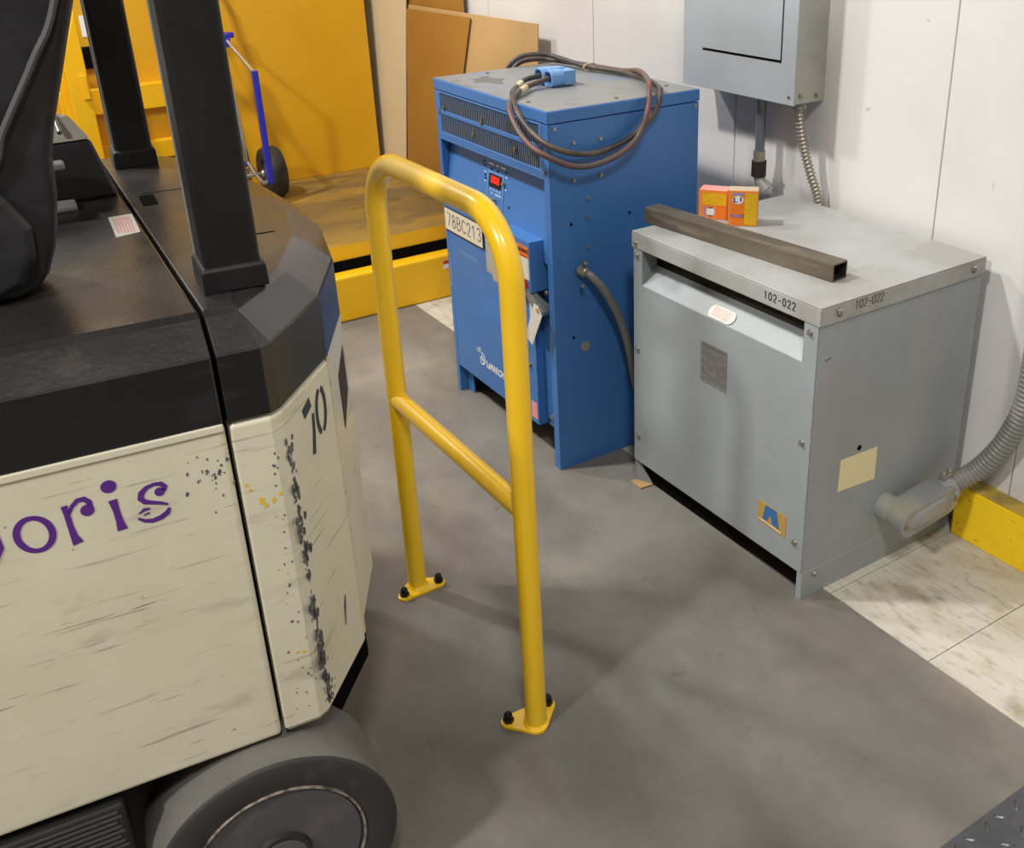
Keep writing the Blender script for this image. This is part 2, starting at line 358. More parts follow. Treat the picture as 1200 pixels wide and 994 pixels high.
# ================================================================ YELLOW LIFT PLATFORM
lf = thing('lift_platform', 'large yellow lift platform with worn brown deck, tall back panel and front kerb beam', 'lift platform', (-5.2, 0.2, 0))
L0 = Vector((-5.2, 0.2, 0))
def lbox(x0, x1, y0, y1, z0, z1, b=None):
    b = b or MB(); return b.box(x0 - L0.x, x1 - L0.x, y0 - L0.y, y1 - L0.y, z0, z1)
obj('front_beam', lbox(-3.95, -3.87, 0.25, 2.07, 0, 0.197), 'lift_yellow', lf, bevel=0.012, seg=3)
obj('underframe', lbox(-5.08, -3.952, 0.27, 2.06, 0.0, 0.236), 'black_gap', lf)
obj('deck_edge', lbox(-3.972, -3.96, 0.25, 2.07, 0.237, 0.299), 'lift_yellow', lf)
obj('deck_edge', lbox(-5.08, -3.972, 2.062, 2.07, 0.237, 0.299), 'lift_yellow', lf)
obj('deck', lbox(-5.12, -3.962, 0.25, 2.065, 0.238, 0.3), 'deck', lf)
obj('back_panel', lbox(-5.15, -5.12, 1.05, 2.07, 0.3, 2.4), 'lift_panel', lf, bevel=0.002)
obj('back_panel', lbox(-5.16, -5.14, 0.25, 1.048, 0.3, 2.4), 'lift_panel', lf, bevel=0.002)
obj('cross_rail', lbox(-5.14, -5.08, 0.60, 1.048, 0.75, 0.86), 'lift_yellow', lf, bevel=0.003)
obj('cross_rail', lbox(-5.14, -5.08, 0.60, 1.048, 0.52, 0.60), 'lift_yellow', lf, bevel=0.003)
b = MB(); b.loft([[(x - L0.x, y - L0.y, 0.3) for x, y in ((-4.95,.62),(-4.86,.62),(-4.86,.70),(-4.95,.70))],
                  [(x - L0.x, y - L0.y, 1.02 + (0.2 if y > .66 else 0)) for x, y in ((-4.95,.62),(-4.86,.62),(-4.86,.70),(-4.95,.70))]])
obj('side_post', b, 'lift_yellow', lf, bevel=0.004)
obj('post_flange', lbox(-4.99, -4.95, 0.60, 0.645, 0.3, 1.0), 'lift_yellow', lf, bevel=0.002)
obj('bracket', lbox(-4.86, -4.845, 0.668, 0.692, 0.86, 0.96), 'lift_yellow', lf, bevel=0.002)
obj('control_box', lbox(-5.14, -5.09, 0.70, 0.80, 0.95, 1.04), 'black_gap', lf, bevel=0.003)
obj('rating_label', lbox(-5.14, -5.137, 0.755, 0.80, 1.08, 1.17), 'white', lf)
b = MB(); lbox(-3.8705, -3.869, 1.80, 1.86, 0.155, 0.17, b); obj('warning_label', b, 'red', lf)
b = MB(); lbox(-3.8705, -3.869, 1.80, 1.86, 0.135, 0.154, b); obj('warning_label', b, 'white', lf)
o = lbox(-5.12, -5.117, 1.6, 1.603, 0.8, 0.803)
obj('rivet', o, 'brass', lf)

# ---- hand truck on the deck
ht = thing('hand_truck', 'silver tubed hand truck with blue side braces and black wheels on the yellow deck', 'hand truck', (-4.95, 1.17, 0.3))
H0 = Vector((-4.95, 1.17, 0.3))
def hv(x, y, z): return Vector((x, y, z)) - H0
def htube(name, pts, r, m, sub=0):
    p = [hv(*q) for q in pts]; b = MB(); b.tube(catmull(p, 6) if sub else p, r, 12); return obj(name, b, m, ht, smooth=True)
for s in (1, -1):
    Y = lambda y: 1.22 + s * (y - 1.22)
    htube('frame_tube', [(-4.93, Y(1.325), 0.46), (-5.0, Y(1.315), 0.99), (-5.02, Y(1.315), 1.12), (-5.05, Y(1.32), 1.3)], 0.011, 'chrome')
    htube('brace_tube', [(-5.01, Y(1.318), 1.06), (-4.91, Y(1.335), 1.00), (-4.698, Y(1.353), 0.915)], 0.010, 'chrome')
    b = MB(); b.loft([[hv(x, Y(y), z) for x, y in ((-4.712,1.340),(-4.684,1.340),(-4.684,1.366),(-4.712,1.366))] for z in (0.415, 0.925)])
    obj('side_brace', b, 'blue_paint', ht, bevel=0.004)
    htube('stay_tube', [(-4.93, Y(1.325), 0.47), (-4.87, Y(1.338), 0.42), (-4.79, Y(1.345), 0.395), (-4.698, Y(1.353), 0.425)], 0.010, 'chrome')
    b = MB(); b.box(*sorted((hv(0, Y(1.30), 0).y, hv(0, Y(1.34), 0).y)) and (-0.07, 0.0), *sorted((hv(0,Y(1.30),0).y, hv(0,Y(1.34),0).y)), 0.70, 0.76)
    obj('corner_bracket', b, 'blue_paint', ht, bevel=0.003)
    wy = Y(1.415)
    b = MB(); prof = [(0.0, 0.06), (-0.034, 0.062), (-0.043, 0.09), (-0.040, 0.113), (-0.022, 0.1225), (0.022, 0.1225), (0.040, 0.113), (0.043, 0.09), (0.034, 0.062)]
    n = 32; rings = [[hv(-4.865 + r*math.cos(2*PI*i/n), wy + d, 0.4235 + r*math.sin(2*PI*i/n)) for (d, r) in prof] for i in range(n)]
    b.loft(rings + [rings[0]], cap=False)
    bmesh.ops.remove_doubles(b.bm, verts=b.bm.verts, dist=1e-5)
    wh = obj('wheel', b, 'tyre_black', ht, smooth=True)
    b = MB(); b.cyl(hv(-4.865, wy - 0.022, 0.4235), hv(-4.865, wy + 0.022, 0.4235), 0.064, 24); b.cyl(hv(-4.865, wy - 0.05, 0.4235), hv(-4.865, wy + 0.05, 0.4235), 0.018, 12)
    obj('hub', b, 'chrome', wh, bevel=0.002)
htube('axle', [(-4.865, 1.03, 0.4235), (-4.865, 1.41, 0.4235)], 0.009, 'steel')
b = MB(); b.box(-0.06, -0.035, -0.05, 0.15, 0.735, 0.76); b.box(-0.07, -0.04, 0.14, 0.2, 0.735, 0.76); obj('cross_bar', b, 'blue_paint', ht, bevel=0.004)
b = MB(); b.box(0.0, 0.02, -0.05, 0.15, 0.15, 0.175); obj('cross_bar', b, 'blue_paint', ht, bevel=0.004)
b = MB(); b.box(0.0, 0.22, -0.08, 0.16, 0.0, 0.012); b.box(0.0, 0.012, -0.08, 0.16, 0.0, 0.14); obj('toe_plate', b, 'steel', ht, bevel=0.003)
htube('handle', [(-5.05, 1.12, 1.28), (-5.06, 1.15, 1.36), (-5.06, 1.22, 1.39), (-5.06, 1.28, 1.36), (-5.05, 1.32, 1.28)], 0.013, 'bolt', 1)

# ================================================================ BOARDS against the wall, plus one sheet for shade
def board(name, label, cat, pts, th, m):
    b = MB(); pts = [Vector(p) for p in pts]; n = (pts[1]-pts[0]).cross(pts[3]-pts[0]).normalized(); b.poly3(pts, n * th)
    return tag(obj(name, b, m, bevel=0.001, seg=1), label, cat)
board('leaning_board', 'narrow beige board leaning against the wall beside the yellow back panel', 'board',
      [(-5.28, 2.10, 0), (-4.94, 2.10, 0), (-4.60, 2.145, 2.0), (-5.28, 2.145, 2.0)], -0.006, 'beige')
board('fibreboard_and_shade_sheet', 'tall brown fibreboard sheet leaning on the wall behind the low cardboard', 'board',
      [(-4.985, 2.125, 0), (-4.20, 2.125, 0), (-4.19, 2.165, 2.0), (-4.75, 2.165, 2.0)], -0.004, 'dark_board_and_shade')
board('fibreboard_and_shade_sheet', 'dark brown sheet standing in for the shade on the low cardboard, left of the charger', 'board',
      [(-4.83, 2.062, 0), (-4.45, 2.062, 0), (-4.06, 2.108, 1.140), (-4.70, 2.108, 1.128)], -0.003, 'dark_board_and_shade')  # shadow on the cardboard, put in as a separate dark sheet
board('cardboard_sheet', 'low tan cardboard sheet leaning on the wall just behind the blue charger', 'cardboard',
      [(-4.72, 2.080, 0), (-3.56, 2.080, 0), (-3.525, 2.118, 1.160), (-4.70, 2.118, 1.145)], -0.005, 'cardboard')

# ================================================================ BLUE CHARGER
W, D, H = 0.6983, 0.5182, 1.0975
bc = thing('battery_charger', 'tall blue battery charger cabinet with louvred front standing between guard and transformer', 'battery charger', (-3.0416, 1.4318, 0), -0.0103)
X, Y, Z = Vector((1,0,0)), Vector((0,1,0)), Vector((0,0,1))
b = MB(); b.box(0, W, 0, D, H - 0.034, H); lid = obj('lid', b, 'blue', bc, bevel=0.003)
b = MB(); b.box(0.004, W-0.004, 0.004, D-0.004, H + 0.0002, H + 0.0008); obj('dusty_top', b, 'blue_top', lid)
b = MB(); b.loft([[(0.16+0.07*math.cos(a)*(1+0.35*math.sin(3*a+1)), 0.11+0.045*math.sin(a)*(1+0.3*math.cos(5*a)), z) for a in [2*PI*i/28 for i in range(28)]] for z in (H+0.0008, H+0.0012)])
obj('stain', b, 'pad_dust', lid)
for (sx, sy) in ((0.05, 0.17), (0.55, 0.03), (0.66, 0.25), (0.6, 0.47)):
    b = MB(); b.cyl((sx, sy, H), (sx, sy, H+0.004), 0.006, 8); obj('screw', b, 'brass', lid)
b = MB(); b.box(W-0.004, W-0.0005, 0.003, D-0.003, 0, H-0.036); obj('side_panel', b, 'blue', bc, bevel=0.001)
b = MB(); b.box(0.001, 0.005, 0.003, D-0.003, 0, H-0.036); obj('side_panel', b, 'blue', bc, bevel=0.001)
b = MB(); b.box(0.005, W-0.005, D-0.012, D-0.004, 0.08, H-0.036); obj('back_panel', b, 'blue', bc)
# stiles
b = MB(); b.box(0.003, 0.024, 0.001, 0.03, 0.0, H-0.036); obj('frame_stile', b, 'blue', bc, bevel=0.001)
b = MB(); b.box(0.668, W-0.001, 0.001, 0.03, 0.0, H-0.036); obj('frame_stile', b, 'blue', bc, bevel=0.001)
b = MB(); b.box(0.004, 0.07, 0.03, 0.036, 0.0, 0.11); obj('foot', b, 'blue', bc)
# header with two louvre openings
b = MB()
for z0, z1 in ((0.912, 0.934), (0.990, 1.003), (1.056, H-0.036)): b.box(0.024, 0.668, 0.0, 0.004, z0, z1)
b.box(0.024, 0.042, 0.0, 0.004, 0.934, 1.056); b.box(0.650, 0.668, 0.0, 0.004, 0.934, 1.056); b.box(0.024, 0.668, 0.0, 0.036, 0.908, 0.912)
hd = obj('louvre_header', b, 'blue', bc, bevel=0.001, seg=1)
b = MB(); b.box(0.025, 0.667, 0.052, 0.055, 0.915, 1.058); obj('louvre_backing', b, 'blue_inner', hd)
sl = None
for z0, z1 in ((0.934, 0.990), (1.003, 1.056)):
    for i in range(54):
        xx = 0.048 + i*(0.598/53)
        if sl is None:
            b = MB(); b.box(-0.0019, 0.0019, 0.002, 0.0042, 0, 0.0555, Matrix.Rotation(0.0, 4, 'Z')); sl = o = obj('louvre_slat', b, 'slat', hd)
        else: o = copyp(sl, hd)
        o.location = (xx, 0.0, z0)
for (sx, sz) in ((0.067, 1.012), (0.319, 1.007), (0.265, 0.965), (0.517, 0.966)):
    b = MB(); b.cyl((sx, 0.003, sz), (sx, -0.005, sz), 0.0055, 10); b.cyl((sx, -0.001, sz+0.003), (sx, 0.001, sz+0.014), 0.0028, 8); obj('fan_screw', b, 'brass', hd)
for (sx, sz) in ((0.03, 0.994), (0.676, 0.93)):
    b = MB(); b.cyl((sx, 0.002, sz), (sx, -0.003, sz), 0.005, 8); obj('screw', b, 'brass', hd)
# upper door slopes back from the lower cover to the header
ZK, KK = 0.700, 0.159
b = MB(); b.loft([[(x, y, z) for x, y in ((0.026, .003), (0.666, .003), (0.666, .016), (0.026, .016))] if z < 0.8 else [(x, y, z) for x, y in ((0.026, .0359), (0.666, .0359), (0.666, .05), (0.026, .05))] for z in (ZK + 0.0005, 0.907)])
dr = obj('front_door', b, 'blue', bc, bevel=0.001)
b = MB(); b.box(0.58, 0.666, 0.036, 0.05, 0.10, 0.70); obj('inner_panel', b, 'blue', bc)
b = MB(); b.box(0.576, 0.667, 0.003, 0.036, 0.66, 0.70); obj('door_sill', b, 'blue', bc, bevel=0.001)
UZ = Vector((0, KK, 1)).normalized(); DO = Vector((0, 0.003, ZK)); DN = X.cross(UZ)
zz_ = lambda z: (z - ZK) * math.sqrt(1 + KK*KK)
def dprint(mb, x0, x1, z0, z1, off=0.0008, th=0.0005): place2d(mb, [(x0,zz_(z0)),(x1,zz_(z0)),(x1,zz_(z1)),(x0,zz_(z1))], DO, X, UZ, off, th)
b = MB(); dprint(b, 0.291, 0.396, 0.735, 0.856, 0.0015, 0.0015); ct = obj('control_panel', b, 'blue', dr)
b = MB()
for q in ((0.292,0.395,0.853,0.855),(0.292,0.395,0.736,0.738),(0.292,0.294,0.736,0.855),(0.393,0.395,0.736,0.855)): dprint(b, *q, 0.002, 0.0004)
for k in range(4): dprint(b, 0.312+k*.019, 0.322+k*.019, 0.800, 0.806, 0.002, 0.0004)
dprint(b, 0.318, 0.332, 0.790, 0.795, 0.002, 0.0004); dprint(b, 0.345, 0.385, 0.788, 0.795, 0.002, 0.0004); dprint(b, 0.34, 0.376, 0.758, 0.761, 0.002, 0.0004)
obj('control_print', b, 'lblue', ct)
b = MB(); dprint(b, 0.305, 0.378, 0.812, 0.849, 0.004, 0.004); obj('display_bezel', b, 'bolt', ct)
b = MB(); dprint(b, 0.317, 0.371, 0.823, 0.845, 0.0048, 0.0008); obj('display', b, 'led', ct)
def knob(name, x, z, r, h, m, par): 
    b = MB(); q = DO + X*x + UZ*zz_(z); b.cyl(q - DN*0.001, q + DN*h, r, 10); return obj(name, b, m, par)
knob('toggle_switch', 0.352, 0.777, 0.005, 0.016, 'steel', ct); knob('lock', 0.396, 0.834, 0.0055, 0.010, 'steel', dr)
b = MB()
for x0, z0, ln in ((0.288,0.875,0.036),(0.334,0.875,0.020),(0.366,0.875,0.028),(0.268,0.845,0.007),(0.272,0.818,0.008),(0.400,0.852,0.008),(0.402,0.815,0.006)): dprint(b, x0, x0+ln, z0, z0+.0045)
obj('indicator_print', b, 'white', dr)
for sx, sz in ((0.263,0.877),(0.266,0.866),(0.311,0.863),(0.350,0.863),(0.276,0.838),(0.279,0.828),(0.434,0.772),(0.400,0.868)): knob('indicator', sx, sz, 0.0032, 0.003, 'bolt', dr)
knob('screw', 0.040, 0.868, 0.005, 0.004, 'brass', dr)
b = MB(); b.box(0.004, 0.576, 0.0021, 0.036, 0.103, 0.700); obj('lower_cover', b, 'blue', bc, bevel=0.001)
b = MB(); b.box(0.578, 0.666, 0.030, 0.034, 0.125, 0.65); obj('recess_panel', b, 'blue', bc, bevel=0.001)
# number sign
so = Vector((0.016, 0.001, 0.604))
b = MB(); b.box(0.013, 0.282, -0.003, 0.002, 0.603, 0.682); sg = obj('number_sign', b, 'sign_edge', bc)
b = MB(); b.box(0.0165, 0.2785, -0.0042, -0.003, 0.6065, 0.6785); obj('sign_face', b, 'sign_white', sg)
b = MB(); write(b, '78BC213', (0.034, -0.0042, 0.622), X, Z, 0.045, 0.0032, adv=0.80, xs=0.98); obj('sign_number', b, 'engrave', sg)
b = MB(); place2d(b, [(0.288,0.665),(0.288,0.532),(0.325,0.530),(0.326,0.512),(0.365,0.512),(0.365,0.535),(0.40,0.54),(0.40,0.665)], (0,0.002,0), X, Z, 0.001, 0.001); obj('masking_tape', b, 'tape', bc)
b = MB()
for k in range(16): 
    xx = 0.10 + k*0.008; place2d(b, [(xx, .538+(k%3)*.004), (xx+.002, .538), (xx+.004, .552-(k%2)*.005), (xx+.002, .553)], (0,0.002,0), X, Z)
obj('faint_marking', b, 'lblue', bc)
b = MB(); place2d(b, [(0.014,0.40),(0.022,0.40),(0.022,0.52),(0.014,0.52)], (0,0.002,0), X, Z, 0.001, 0.001); obj('edge_label', b, 'paper', bc)
# maker's mark
def disc(cx, cy, r, n=24): return ell(cx, cy, r, r, n)[:-1]
b = MB(); e = (0.207, 0.196)
for q in ribbon(ell(e[0], e[1], 0.021, 0.021, 24, -2.4, 1.9), [0.001 + 0.006*math.sin(PI*i/24) for i in range(25)]): place2d(b, q, (0,0.002,0), X, Z)
for q in ribbon([(e[0]-.012,e[1]-.006),(e[0],e[1]+.009),(e[0]+.012,e[1]-.010)], 0.006): place2d(b, q, (0,0.002,0), X, Z)
for q in ribbon([(e[0]-.008,e[1]-.008),(e[0]+.012,e[1]-.002)], 0.004): place2d(b, q, (0,0.002,0), X, Z)
for k in range(4):
    for q in ribbon(ell(e[0]-.012, e[1]+.012, 0.008+.005*k, 0.008+.005*k, 6, 1.2, 2.9), 0.0015): place2d(b, q, (0,0.002,0), X, Z)
obj('maker_emblem', b, 'white', bc)
text_part('maker_lettering', 'LaMARCHE', 0.034, (0.240, 0.002, 0.176), X, Z, 'white', bc, xscale=0.80, bold=0.0010)
# disconnect box with warning label, below it the switch handle
b = MB(); b.box(0.46, 0.640, -0.040, 0.036, 0.575, 0.728); db = obj('disconnect_box', b, 'blue', bc, bevel=0.002)
b = MB(); place2d(b, [(0.545,0.612),(0.634,0.612),(0.634,0.700),(0.545,0.700)], (0,-0.040,0), X, Z, 0.001, 0.001); obj('warning_sheet', b, 'paper', db)
b = MB(); place2d(b, [(0.545,0.678),(0.634,0.678),(0.634,0.710),(0.545,0.710)], (0,-0.040,0), X, Z, 0.0016, 0.001); obj('warning_band', b, 'orange', db)
text_part('warning_lettering', 'WARNING', 0.019, (0.556, -0.0418, 0.691), X, Z, 'ink', db, off=0.0004, xscale=0.85, bold=0.0)
b = MB(); place2d(b, [(0.56,0.680),(0.625,0.680),(0.625,0.684),(0.56,0.684)], (0,-0.040,0), X, Z, 0.0024, 0.001); obj('warning_line', b, 'red', db)
b = MB(); b.box(0.640, 0.664, 0.022, 0.036, 0.45, 0.635); lp = obj('latch_plate', b, 'steel', bc, bevel=0.004)
b = MB(); b.box(0.646, 0.658, 0.018, 0.022, 0.55, 0.61); obj('latch_slot', b, 'paper', lp)
b = MB(); b.loft([[(0.60,-0.05,0.585),(0.622,-0.05,0.592),(0.622,-0.035,0.592),(0.60,-0.035,0.585)],[(0.628,-0.03,0.515),(0.654,-0.03,0.525),(0.654,0.018,0.525),(0.628,0.018,0.515)]])
sh = obj('switch_handle', b, 'castgrey', bc, bevel=0.003)
b = MB(); b.loft([[(0.59,-0.056,0.605),(0.616,-0.056,0.612),(0.616,-0.032,0.612),(0.59,-0.032,0.605)],[(0.602,-0.053,0.580),(0.626,-0.053,0.587),(0.626,-0.03,0.587),(0.602,-0.03,0.580)]])
obj('handle_grip', b, 'red', sh, bevel=0.003)
b = MB(); b.cyl((0.645, 0.02, 0.515), (0.645, -0.02, 0.515), 0.016, 14); b.cyl((0.650, 0.02, 0.57), (0.650, 0.0, 0.57), 0.008, 10); obj('switch_pivot', b, 'steel', bc, bevel=0.002)
b = MB(); b.box(0.575, 0.60, -0.012, 0.002, 0.44, 0.575); obj('switch_plate', b, 'paper', bc, bevel=0.001)
# hanging tag, tilted
tg = MB(); tg.poly3([(0.668,-0.036,0.545),(0.690,-0.036,0.520),(0.632,-0.040,0.410),(0.596,-0.040,0.428),(0.645,-0.036,0.545)], (0, -0.0008, 0))
tagp = obj('hanging_tag', tg, 'paper', bc)
b = MB(); b.loft([[ (0.667+0.008*math.cos(a), y, 0.530+0.008*math.sin(a)) for a in [2*PI*i/14 for i in range(14)]] for y in (-0.037,-0.0385)]); obj('tag_eyelet', b, 'cardboard', tagp)
b = MB(); b.tube(catmull([(0.667,-0.038,0.53),(0.672,-0.03,0.55),(0.652,-0.018,0.545)],5), 0.001, 6); obj('tag_wire', b, 'steel', tagp)
b = MB(); place2d(b, [(0.535,0.12),(0.570,0.12),(0.570,0.175),(0.535,0.175)], (0,0.002,0), X, Z, 0.001, 0.001); obj('pink_sticker', b, 'pink', bc)
b = MB(); b.cyl((0.54,0.003,0.30),(0.54,-0.006,0.30),0.006,10); obj('screw', b, 'brass', bc)
b = MB(); b.cyl((0.625,0.034,0.145),(0.625,0.02,0.145),0.009,10); obj('screw', b, 'brass', bc)
# side screws, knock-out, holes
scr = obj('screw', bolt_mesh(0.0045, 0.004, 10), 'steel', bc)
spots = [(0.08,1.005),(0.168,1.004),(0.078,0.901),(0.168,0.901),(0.123,0.843),(0.121,0.788),(0.121,0.698),(0.50,1.05),(0.02,1.05),(0.49,0.2)]
for i, (yy, zz) in enumerate(spots):
    o = scr if i == 0 else copyp(scr, bc)
    o.location = (W - 0.0006, yy, zz)
for yy, zz in ((0.066,0.776),(0.266,0.774),(0.063,0.430)):
    b = MB(); b.cyl((W-0.0006, yy, zz), (W+0.0004, yy, zz), 0.0045, 10); obj('open_hole', b, 'black_gap', bc)
b = MB(); b.cyl((W-0.0006, 0.103, 0.393), (W+0.002, 0.103, 0.393), 0.0165, 24); obj('knockout', b, 'castgrey', bc, bevel=0.0008)
b = MB(); b.box(0.58, 0.60, D-0.15, D-0.148, 0, 0) if False else b.box(0.02, W-0.02, 0.06, D-0.02, 0.11, 0.9); obj('interior_frame', b, 'black_gap', bc)

B0 = Matrix.Translation((-3.0416, 1.4318, 0)) @ Matrix.Rotation(-0.0103, 4, 'Z')
def bl(x, y, z): return B0 @ Vector((x, y, z))
# flexible pipe from charger side to behind transformer
hp = thing('flexible_conduit', 'grey flexible conduit curving from the blue charger side down behind the transformer', 'conduit', tuple(bl(0.70, 0.075, 0.62)))
def rel(o, pts): return [Vector(p) - o.location for p in pts]
path = catmull([bl(0.705,0.092,0.635), bl(0.735,0.105,0.625), bl(0.755,0.145,0.565), bl(0.757,0.190,0.47), bl(0.755,0.222,0.365), bl(0.745,0.25,0.25), bl(0.72,0.30,0.16), bl(0.703,0.36,0.11)], 8)
b = MB(); b.tube(rel(hp, path), 0.0118, 16); obj('jacket', b, 'flexgrey', hp, smooth=True)
b = MB(); b.tube(rel(hp, [bl(0.698,0.086,0.638), bl(0.722,0.098,0.632)]), 0.0165, 12); cl = obj('clamp_collar', b, 'galv', hp, bevel=0.003)
b = MB(); b.tube(rel(hp, [bl(0.715,0.085,0.600), bl(0.735,0.075,0.600)]), 0.005, 8); b.tube(rel(hp, [bl(0.71,0.10,0.66), bl(0.73,0.09,0.665)]), 0.006, 8); obj('clamp_screw', b, 'galv', cl)

# charging cables + connector
blk = [(-0.03,0.30,0.95),(-0.025,0.285,1.03),(-0.018,0.281,1.09),(0.004,0.315,1.128),(0.029,0.368,1.136),(0.068,0.413,1.128),(0.223,0.43,1.115),(0.373,0.462,1.112),(0.527,0.444,1.112),(0.655,0.395,1.114),(0.712,0.364,1.108),(0.722,0.335,1.055),(0.720,0.251,0.997),(0.725,0.147,0.975),(0.735,0.067,0.984),(0.730,-0.008,1.012),(0.652,-0.022,1.040),(0.566,-0.016,1.081),(0.486,0.017,1.113),(0.400,0.078,1.112),(0.340,0.140,1.118),(0.334,0.205,1.126)]
red = [(-0.05,0.31,0.95),(-0.045,0.30,1.03),(-0.03,0.295,1.07),(-0.018,0.33,1.108),(0.0,0.395,1.115),(0.045,0.428,1.112),(0.207,0.449,1.114),(0.357,0.478,1.112),(0.491,0.450,1.130),(0.640,0.375,1.130),(0.700,0.335,1.118),(0.728,0.310,1.070),(0.738,0.268,1.002),(0.745,0.200,0.964),(0.748,0.109,0.948),(0.755,0.034,0.960),(0.742,-0.030,0.992),(0.685,-0.050,1.016),(0.607,-0.044,1.051),(0.540,-0.024,1.092),(0.470,0.045,1.114),(0.400,0.125,1.114),(0.389,0.195,1.124)]
cb = thing('charging_cable', 'faded red cable looped over the blue charger top, lower strand of the loop', 'cable', tuple(bl(0.35,0.3,H)))
b = MB(); b.tube(rel(cb, catmull([bl(*p) for p in red], 8)), 0.0080, 14); obj('red_sheath', b, 'cable_red', cb, smooth=True)
ck = thing('charging_cable', 'black cable looped over the blue charger top, upper strand of the loop', 'cable', tuple(bl(0.35,0.3,H)))
b = MB(); b.tube(rel(ck, catmull([bl(*p) for p in blk], 8)), 0.0080, 14); obj('black_sheath', b, 'cable_black', ck, smooth=True)
for root, P_, k in ((ck, blk, 19), (cb, red, 20)):
    a_, c_ = bl(*P_[k]), bl(*P_[k+1]); d_ = c_ - a_
    b = MB(); b.tube(rel(root, [a_ + d_*0.1, a_ + d_*0.62]), 0.0092, 14); obj('tape_band', b, 'yellowed', root, smooth=True)
b = MB(); tp = bl(0.24, 0.44, 1.113); 
n = 16; b.tube([Vector((0.0, 0.026*math.cos(2*PI*i/n), 0.0120*math.sin(2*PI*i/n))) + (tp - ck.location) for i in range(n)] + [Vector((0.0, 0.026, 0)) + (tp - ck.location)], 0.0016, 6, False)
obj('cable_tie', b, 'yellowed', ck)
cn = thing('battery_connector', 'light blue two-pole battery connector lying on the charger lid', 'connector', tuple(bl(0.365, 0.235, H+0.0008)), -0.0103 - 0.02)
b = MB(); prof = []
def rr(w_, h_, r_, n=5):
    out = []
    for cx, cy, a0 in ((w_/2-r_, h_-r_, 0), (-w_/2+r_, h_-r_, 90), (-w_/2+r_, r_, 180), (w_/2-r_, r_, 270)):
        for i in range(n+1): a = math.radians(a0 + 90*i/n); out.append((cx + r_*math.cos(a), cy + r_*math.sin(a)))
    return out
for sx in (-0.028, 0.028):
    r_o = rr(0.054, 0.050, 0.020); r_i = [(x*0.74, 0.025 + (y-0.025)*0.74) for x, y in r_o]
    b.loft([[(x+sx, -0.004, y) for x, y in r_i], [(x+sx, -0.045, y) for x, y in r_i], [(x+sx, -0.045, y) for x, y in r_o], [(x+sx, 0.0, y) for x, y in r_o]], cap=True)
b.box(-0.050, 0.050, -0.002, 0.040, 0.004, 0.046); b.box(-0.008, 0.008, -0.03, 0.03, 0.01, 0.05)
obj('housing', b, 'conn', cn, bevel=0.002)
b = MB(); b.box(-0.02, 0.02, -0.01, 0.012, 0.0462, 0.0475); obj('moulded_mark', b, 'blue', cn)
for sx in (-0.028, 0.028):
    b = MB(); b.cyl((sx, -0.0045, 0.025), (sx, -0.006, 0.025), 0.017, 16); obj('contact_cavity', b, 'black_gap', cn)

# ================================================================ GREY TRANSFORMER
GW, GD, GH = 0.705, 0.5684, 0.7878
tf = thing('transformer', 'grey steel dry-type transformer cabinet with sloped vent front on the floor at right', 'transformer', (-2.168, 1.5721, 0))
b = MB(); b.box(0, GW, 0, GD, GH-0.004, GH); b.box(0, GW, 0, 0.004, GH-0.047, GH-0.004); b.box(GW-0.004, GW, 0.004, GD, GH-0.047, GH-0.004); b.box(0, 0.004, 0.004, GD, GH-0.047, GH-0.004)
gl = obj('lid', b, 'grey_lid', tf, bevel=0.002)
# side panels and frame
b = MB(); b.box(GW-0.008, GW-0.004, 0.006, GD-0.004, 0.075, GH-0.045); obj('side_panel', b, 'grey', tf, bevel=0.001)
b = MB(); b.box(GW-0.010, GW-0.003, 0.004, GD-0.004, 0.0, 0.0765); obj('base_rail', b, 'grey', tf, bevel=0.001)
b = MB(); b.box(0.004, 0.008, 0.006, GD-0.004, 0.0, GH-0.045); obj('side_panel', b, 'grey', tf, bevel=0.001)
b = MB(); b.box(0.004, GW-0.01, GD-0.008, GD-0.004, 0.05, GH-0.045); obj('back_panel', b, 'grey', tf)
# front: flat panel, two cheek strips, sloping throat under the lid
b = MB(); b.box(0.006, GW-0.006, 0.002, 0.006, 0.078, 0.640); fp = obj('front_panel', b, 'grey', tf, bevel=0.0012)
for x0, x1 in ((0.006, 0.045), (0.655, GW-0.006)):
    b = MB(); b.box(x0, x1, 0.002, 0.006, 0.6402, 0.7405); obj('cheek_strip', b, 'grey', tf, bevel=0.0008, seg=1)
b = MB(); b.poly3([(0.045,0.0025,0.6405),(0.655,0.0025,0.6405),(0.655,0.052,0.689),(0.045,0.052,0.689)], (0,0.003,-0.002)); obj('sloped_throat', b, 'grey', tf)
for xx in (0.043, 0.6555):
    b = MB(); b.poly3([(xx,0.003,0.6405),(xx,0.003,0.7405),(xx,0.060,0.7405),(xx,0.052,0.689)], (0.0015,0,0)); obj('cheek_gusset', b, 'grey', tf)
b = MB(); b.box(0.012, GW-0.012, 0.075, GD-0.012, 0.09, 0.742); obj('core_enclosure', b, 'dark_recess', tf)
b = MB(); b.box(0.02, GW-0.02, 0.03, GD-0.012, 0.01, 0.095); obj('core_base', b, 'black_gap', tf)
for sx in (0.006, GW-0.05):
    b = MB(); b.loft([[(sx,0.008,0.0),(sx+0.004,0.008,0.0),(sx+0.004,0.06,0.0),(sx,0.06,0.0)],[(sx,0.008,0.09),(sx+0.004,0.008,0.09),(sx+0.004,0.05,0.09),(sx,0.05,0.09)]]) if sx < 0.1 else b.box(sx+0.03, sx+0.04, 0.004, 0.03, 0, 0.09)
    ft = obj('foot', b, 'grey', tf)
